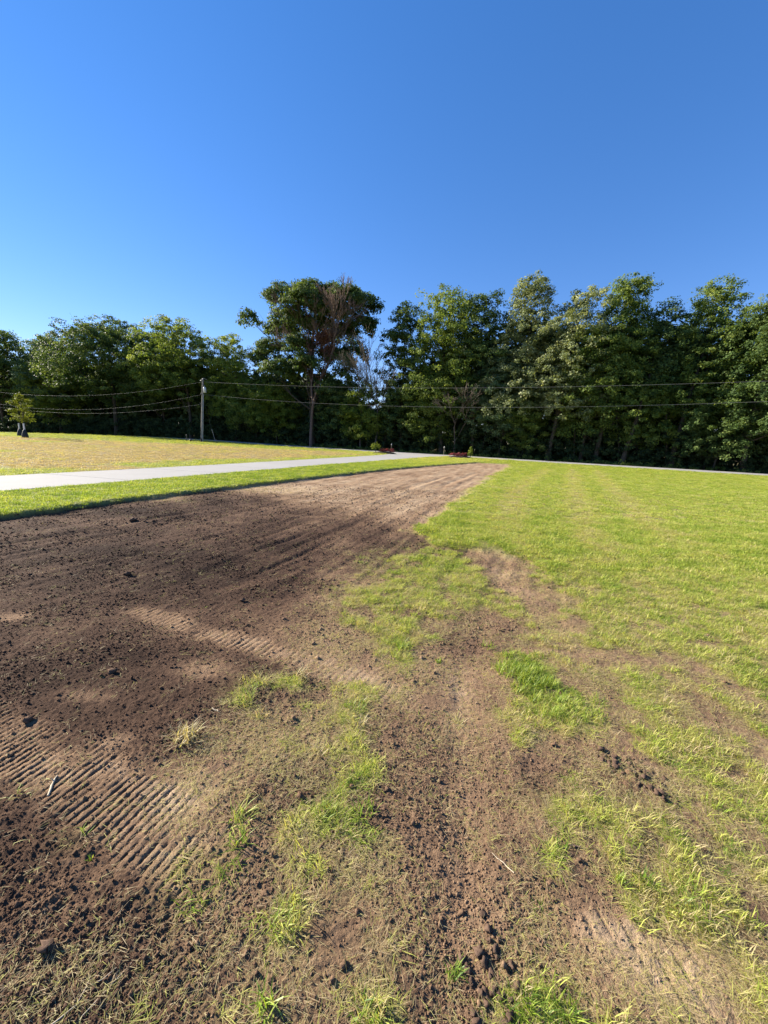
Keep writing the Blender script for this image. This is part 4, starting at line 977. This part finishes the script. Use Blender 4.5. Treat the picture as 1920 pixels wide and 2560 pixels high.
TU = [('bright green upright tuft in the soil left of the straw patch', -.78, 2.10, .05, .12, 26, .22, .36), ('vivid green tuft at the top of the middle grass island', -.10, 2.05, .045, .08, 40, .20, .40),
      ('vivid green tuft in the middle of the lower grass island', -.20, 1.39, .05, .075, 60, .20, .38), ('green tuft at the right end of the lower grass island', -.02, 1.41, .045, .085, 45, .26, .40),
      ('grey green drooping tuft at the left end of the lower grass island', -.53, 1.34, .05, .10, 45, .42, .5), ('slender green tuft hanging below the lower grass island', -.50, 1.24, .025, .10, 22, .36, .45),
      ('yellow green tuft on a lifted sod near the bottom, left of the rut', -.28, 1.0, .035, .075, 45, .40, .5), ('green tuft at the bottom edge left of the rut', -.27, .81, .03, .07, 35, .25, .45),
      ('dry straw coloured tuft at the left of the straw patch', -.98, 1.76, .06, .12, 90, .82, .5), ('dry root clump lying in the middle of the rut', .49, 2.0, .03, .10, 40, .86, .75), ('brown dead tuft with its dark hollow in the middle grass island', -.08, 1.91, .03, .11, 45, .86, .6),
      ('small bright tuft beside the dry cane at right of the rut foot', .94, 1.165, .018, .075, 22, .24, .3), ('dark green tuft next to the small bright one at lower right', 1.03, 1.16, .025, .08, 45, .14, .32), ('long bladed green tuft at lower right', 1.16, 1.10, .06, .10, 60, .28, .55),
      ('green tuft on the crumbly pit near the bottom of the rut', .28, .905, .022, .06, 36, .22, .38), ('yellow green tuft at the head of the left grass island', .20, 2.78, .06, .10, 70, .30, .42), ('small round weed tuft on the bare path', .46, 2.63, .022, .05, 40, .22, .35),
      ('tan dead tuft on the print left of the path', -.51, 2.36, .035, .10, 45, .84, .55), ('reddish dead grass clump in the straw patch', -.28, 1.72, .03, .09, 45, .86, .65), ('sparse green sprout on the lower left soil', -1.13, 1.26, .02, .06, 8, .30, .5), ('tiny green sprout on the soil at lower left', -1.03, 1.17, .008, .035, 9, .22, .35), ('pale drooping tuft at the left edge', -1.52, 1.42, .03, .07, 16, .55, .6),
      ('tuft of bright grass at the bottom edge right of the rut', .56, .80, .05, .08, 55, .22, .45), ('bright green clump at the bottom edge beside the rut', .02, .79, .05, .07, 50, .22, .42)]
for i, (lab, x_, y_, rad, L, nb, tnt, fl) in enumerate(TU):
    me = blades(np.random.default_rng(900 + i), nb, rad, L * .55, L * 1.05, .0036, fl, .7, tuft_mat(tnt), 'grass_tuft')
    tag(obj('grass_tuft', me, None, (x_, y_, at_ground(x_, y_))), lab, 'grass tuft', 'single tufts of grass in the soil')
# the lush patch right of the path: too many blades to count
rg = np.random.default_rng(980)
x_ = 1.08 + rg.normal(0, .11, 40); y_ = 2.32 + rg.normal(0, .17, 40) - (x_ - 1.08) * .9
pv = []; bvv = []
for i in range(40):
    me = blades(np.random.default_rng(950 + i), 45, .05, .04, .10, .0034, .36, .7, None, 'lush_grass')
    v = np.zeros(len(me.vertices) * 3, np.float32); me.vertices.foreach_get('co', v); v = v.reshape(-1, 3) + np.array([x_[i], y_[i], at_ground(x_[i], y_[i])])
    pv.append(v); b = np.zeros(len(v), np.float32); me.attributes['bv'].data.foreach_get('value', b); bvv.append(b); bpy.data.meshes.remove(me)
pv = np.concatenate(pv); o_ = np.arange(len(pv) // 5)[:, None] * 5
me = make_mesh('lush_grass', pv, [o_ + np.array([[0, 1, 3, 2]]), o_ + np.array([[2, 3, 4]])], tuft_mat(.30)); attr(me, 'bv', np.concatenate(bvv))
kind(obj('lush_grass', me), 'stuff', 'tall vivid green grass patch right of the bare path')
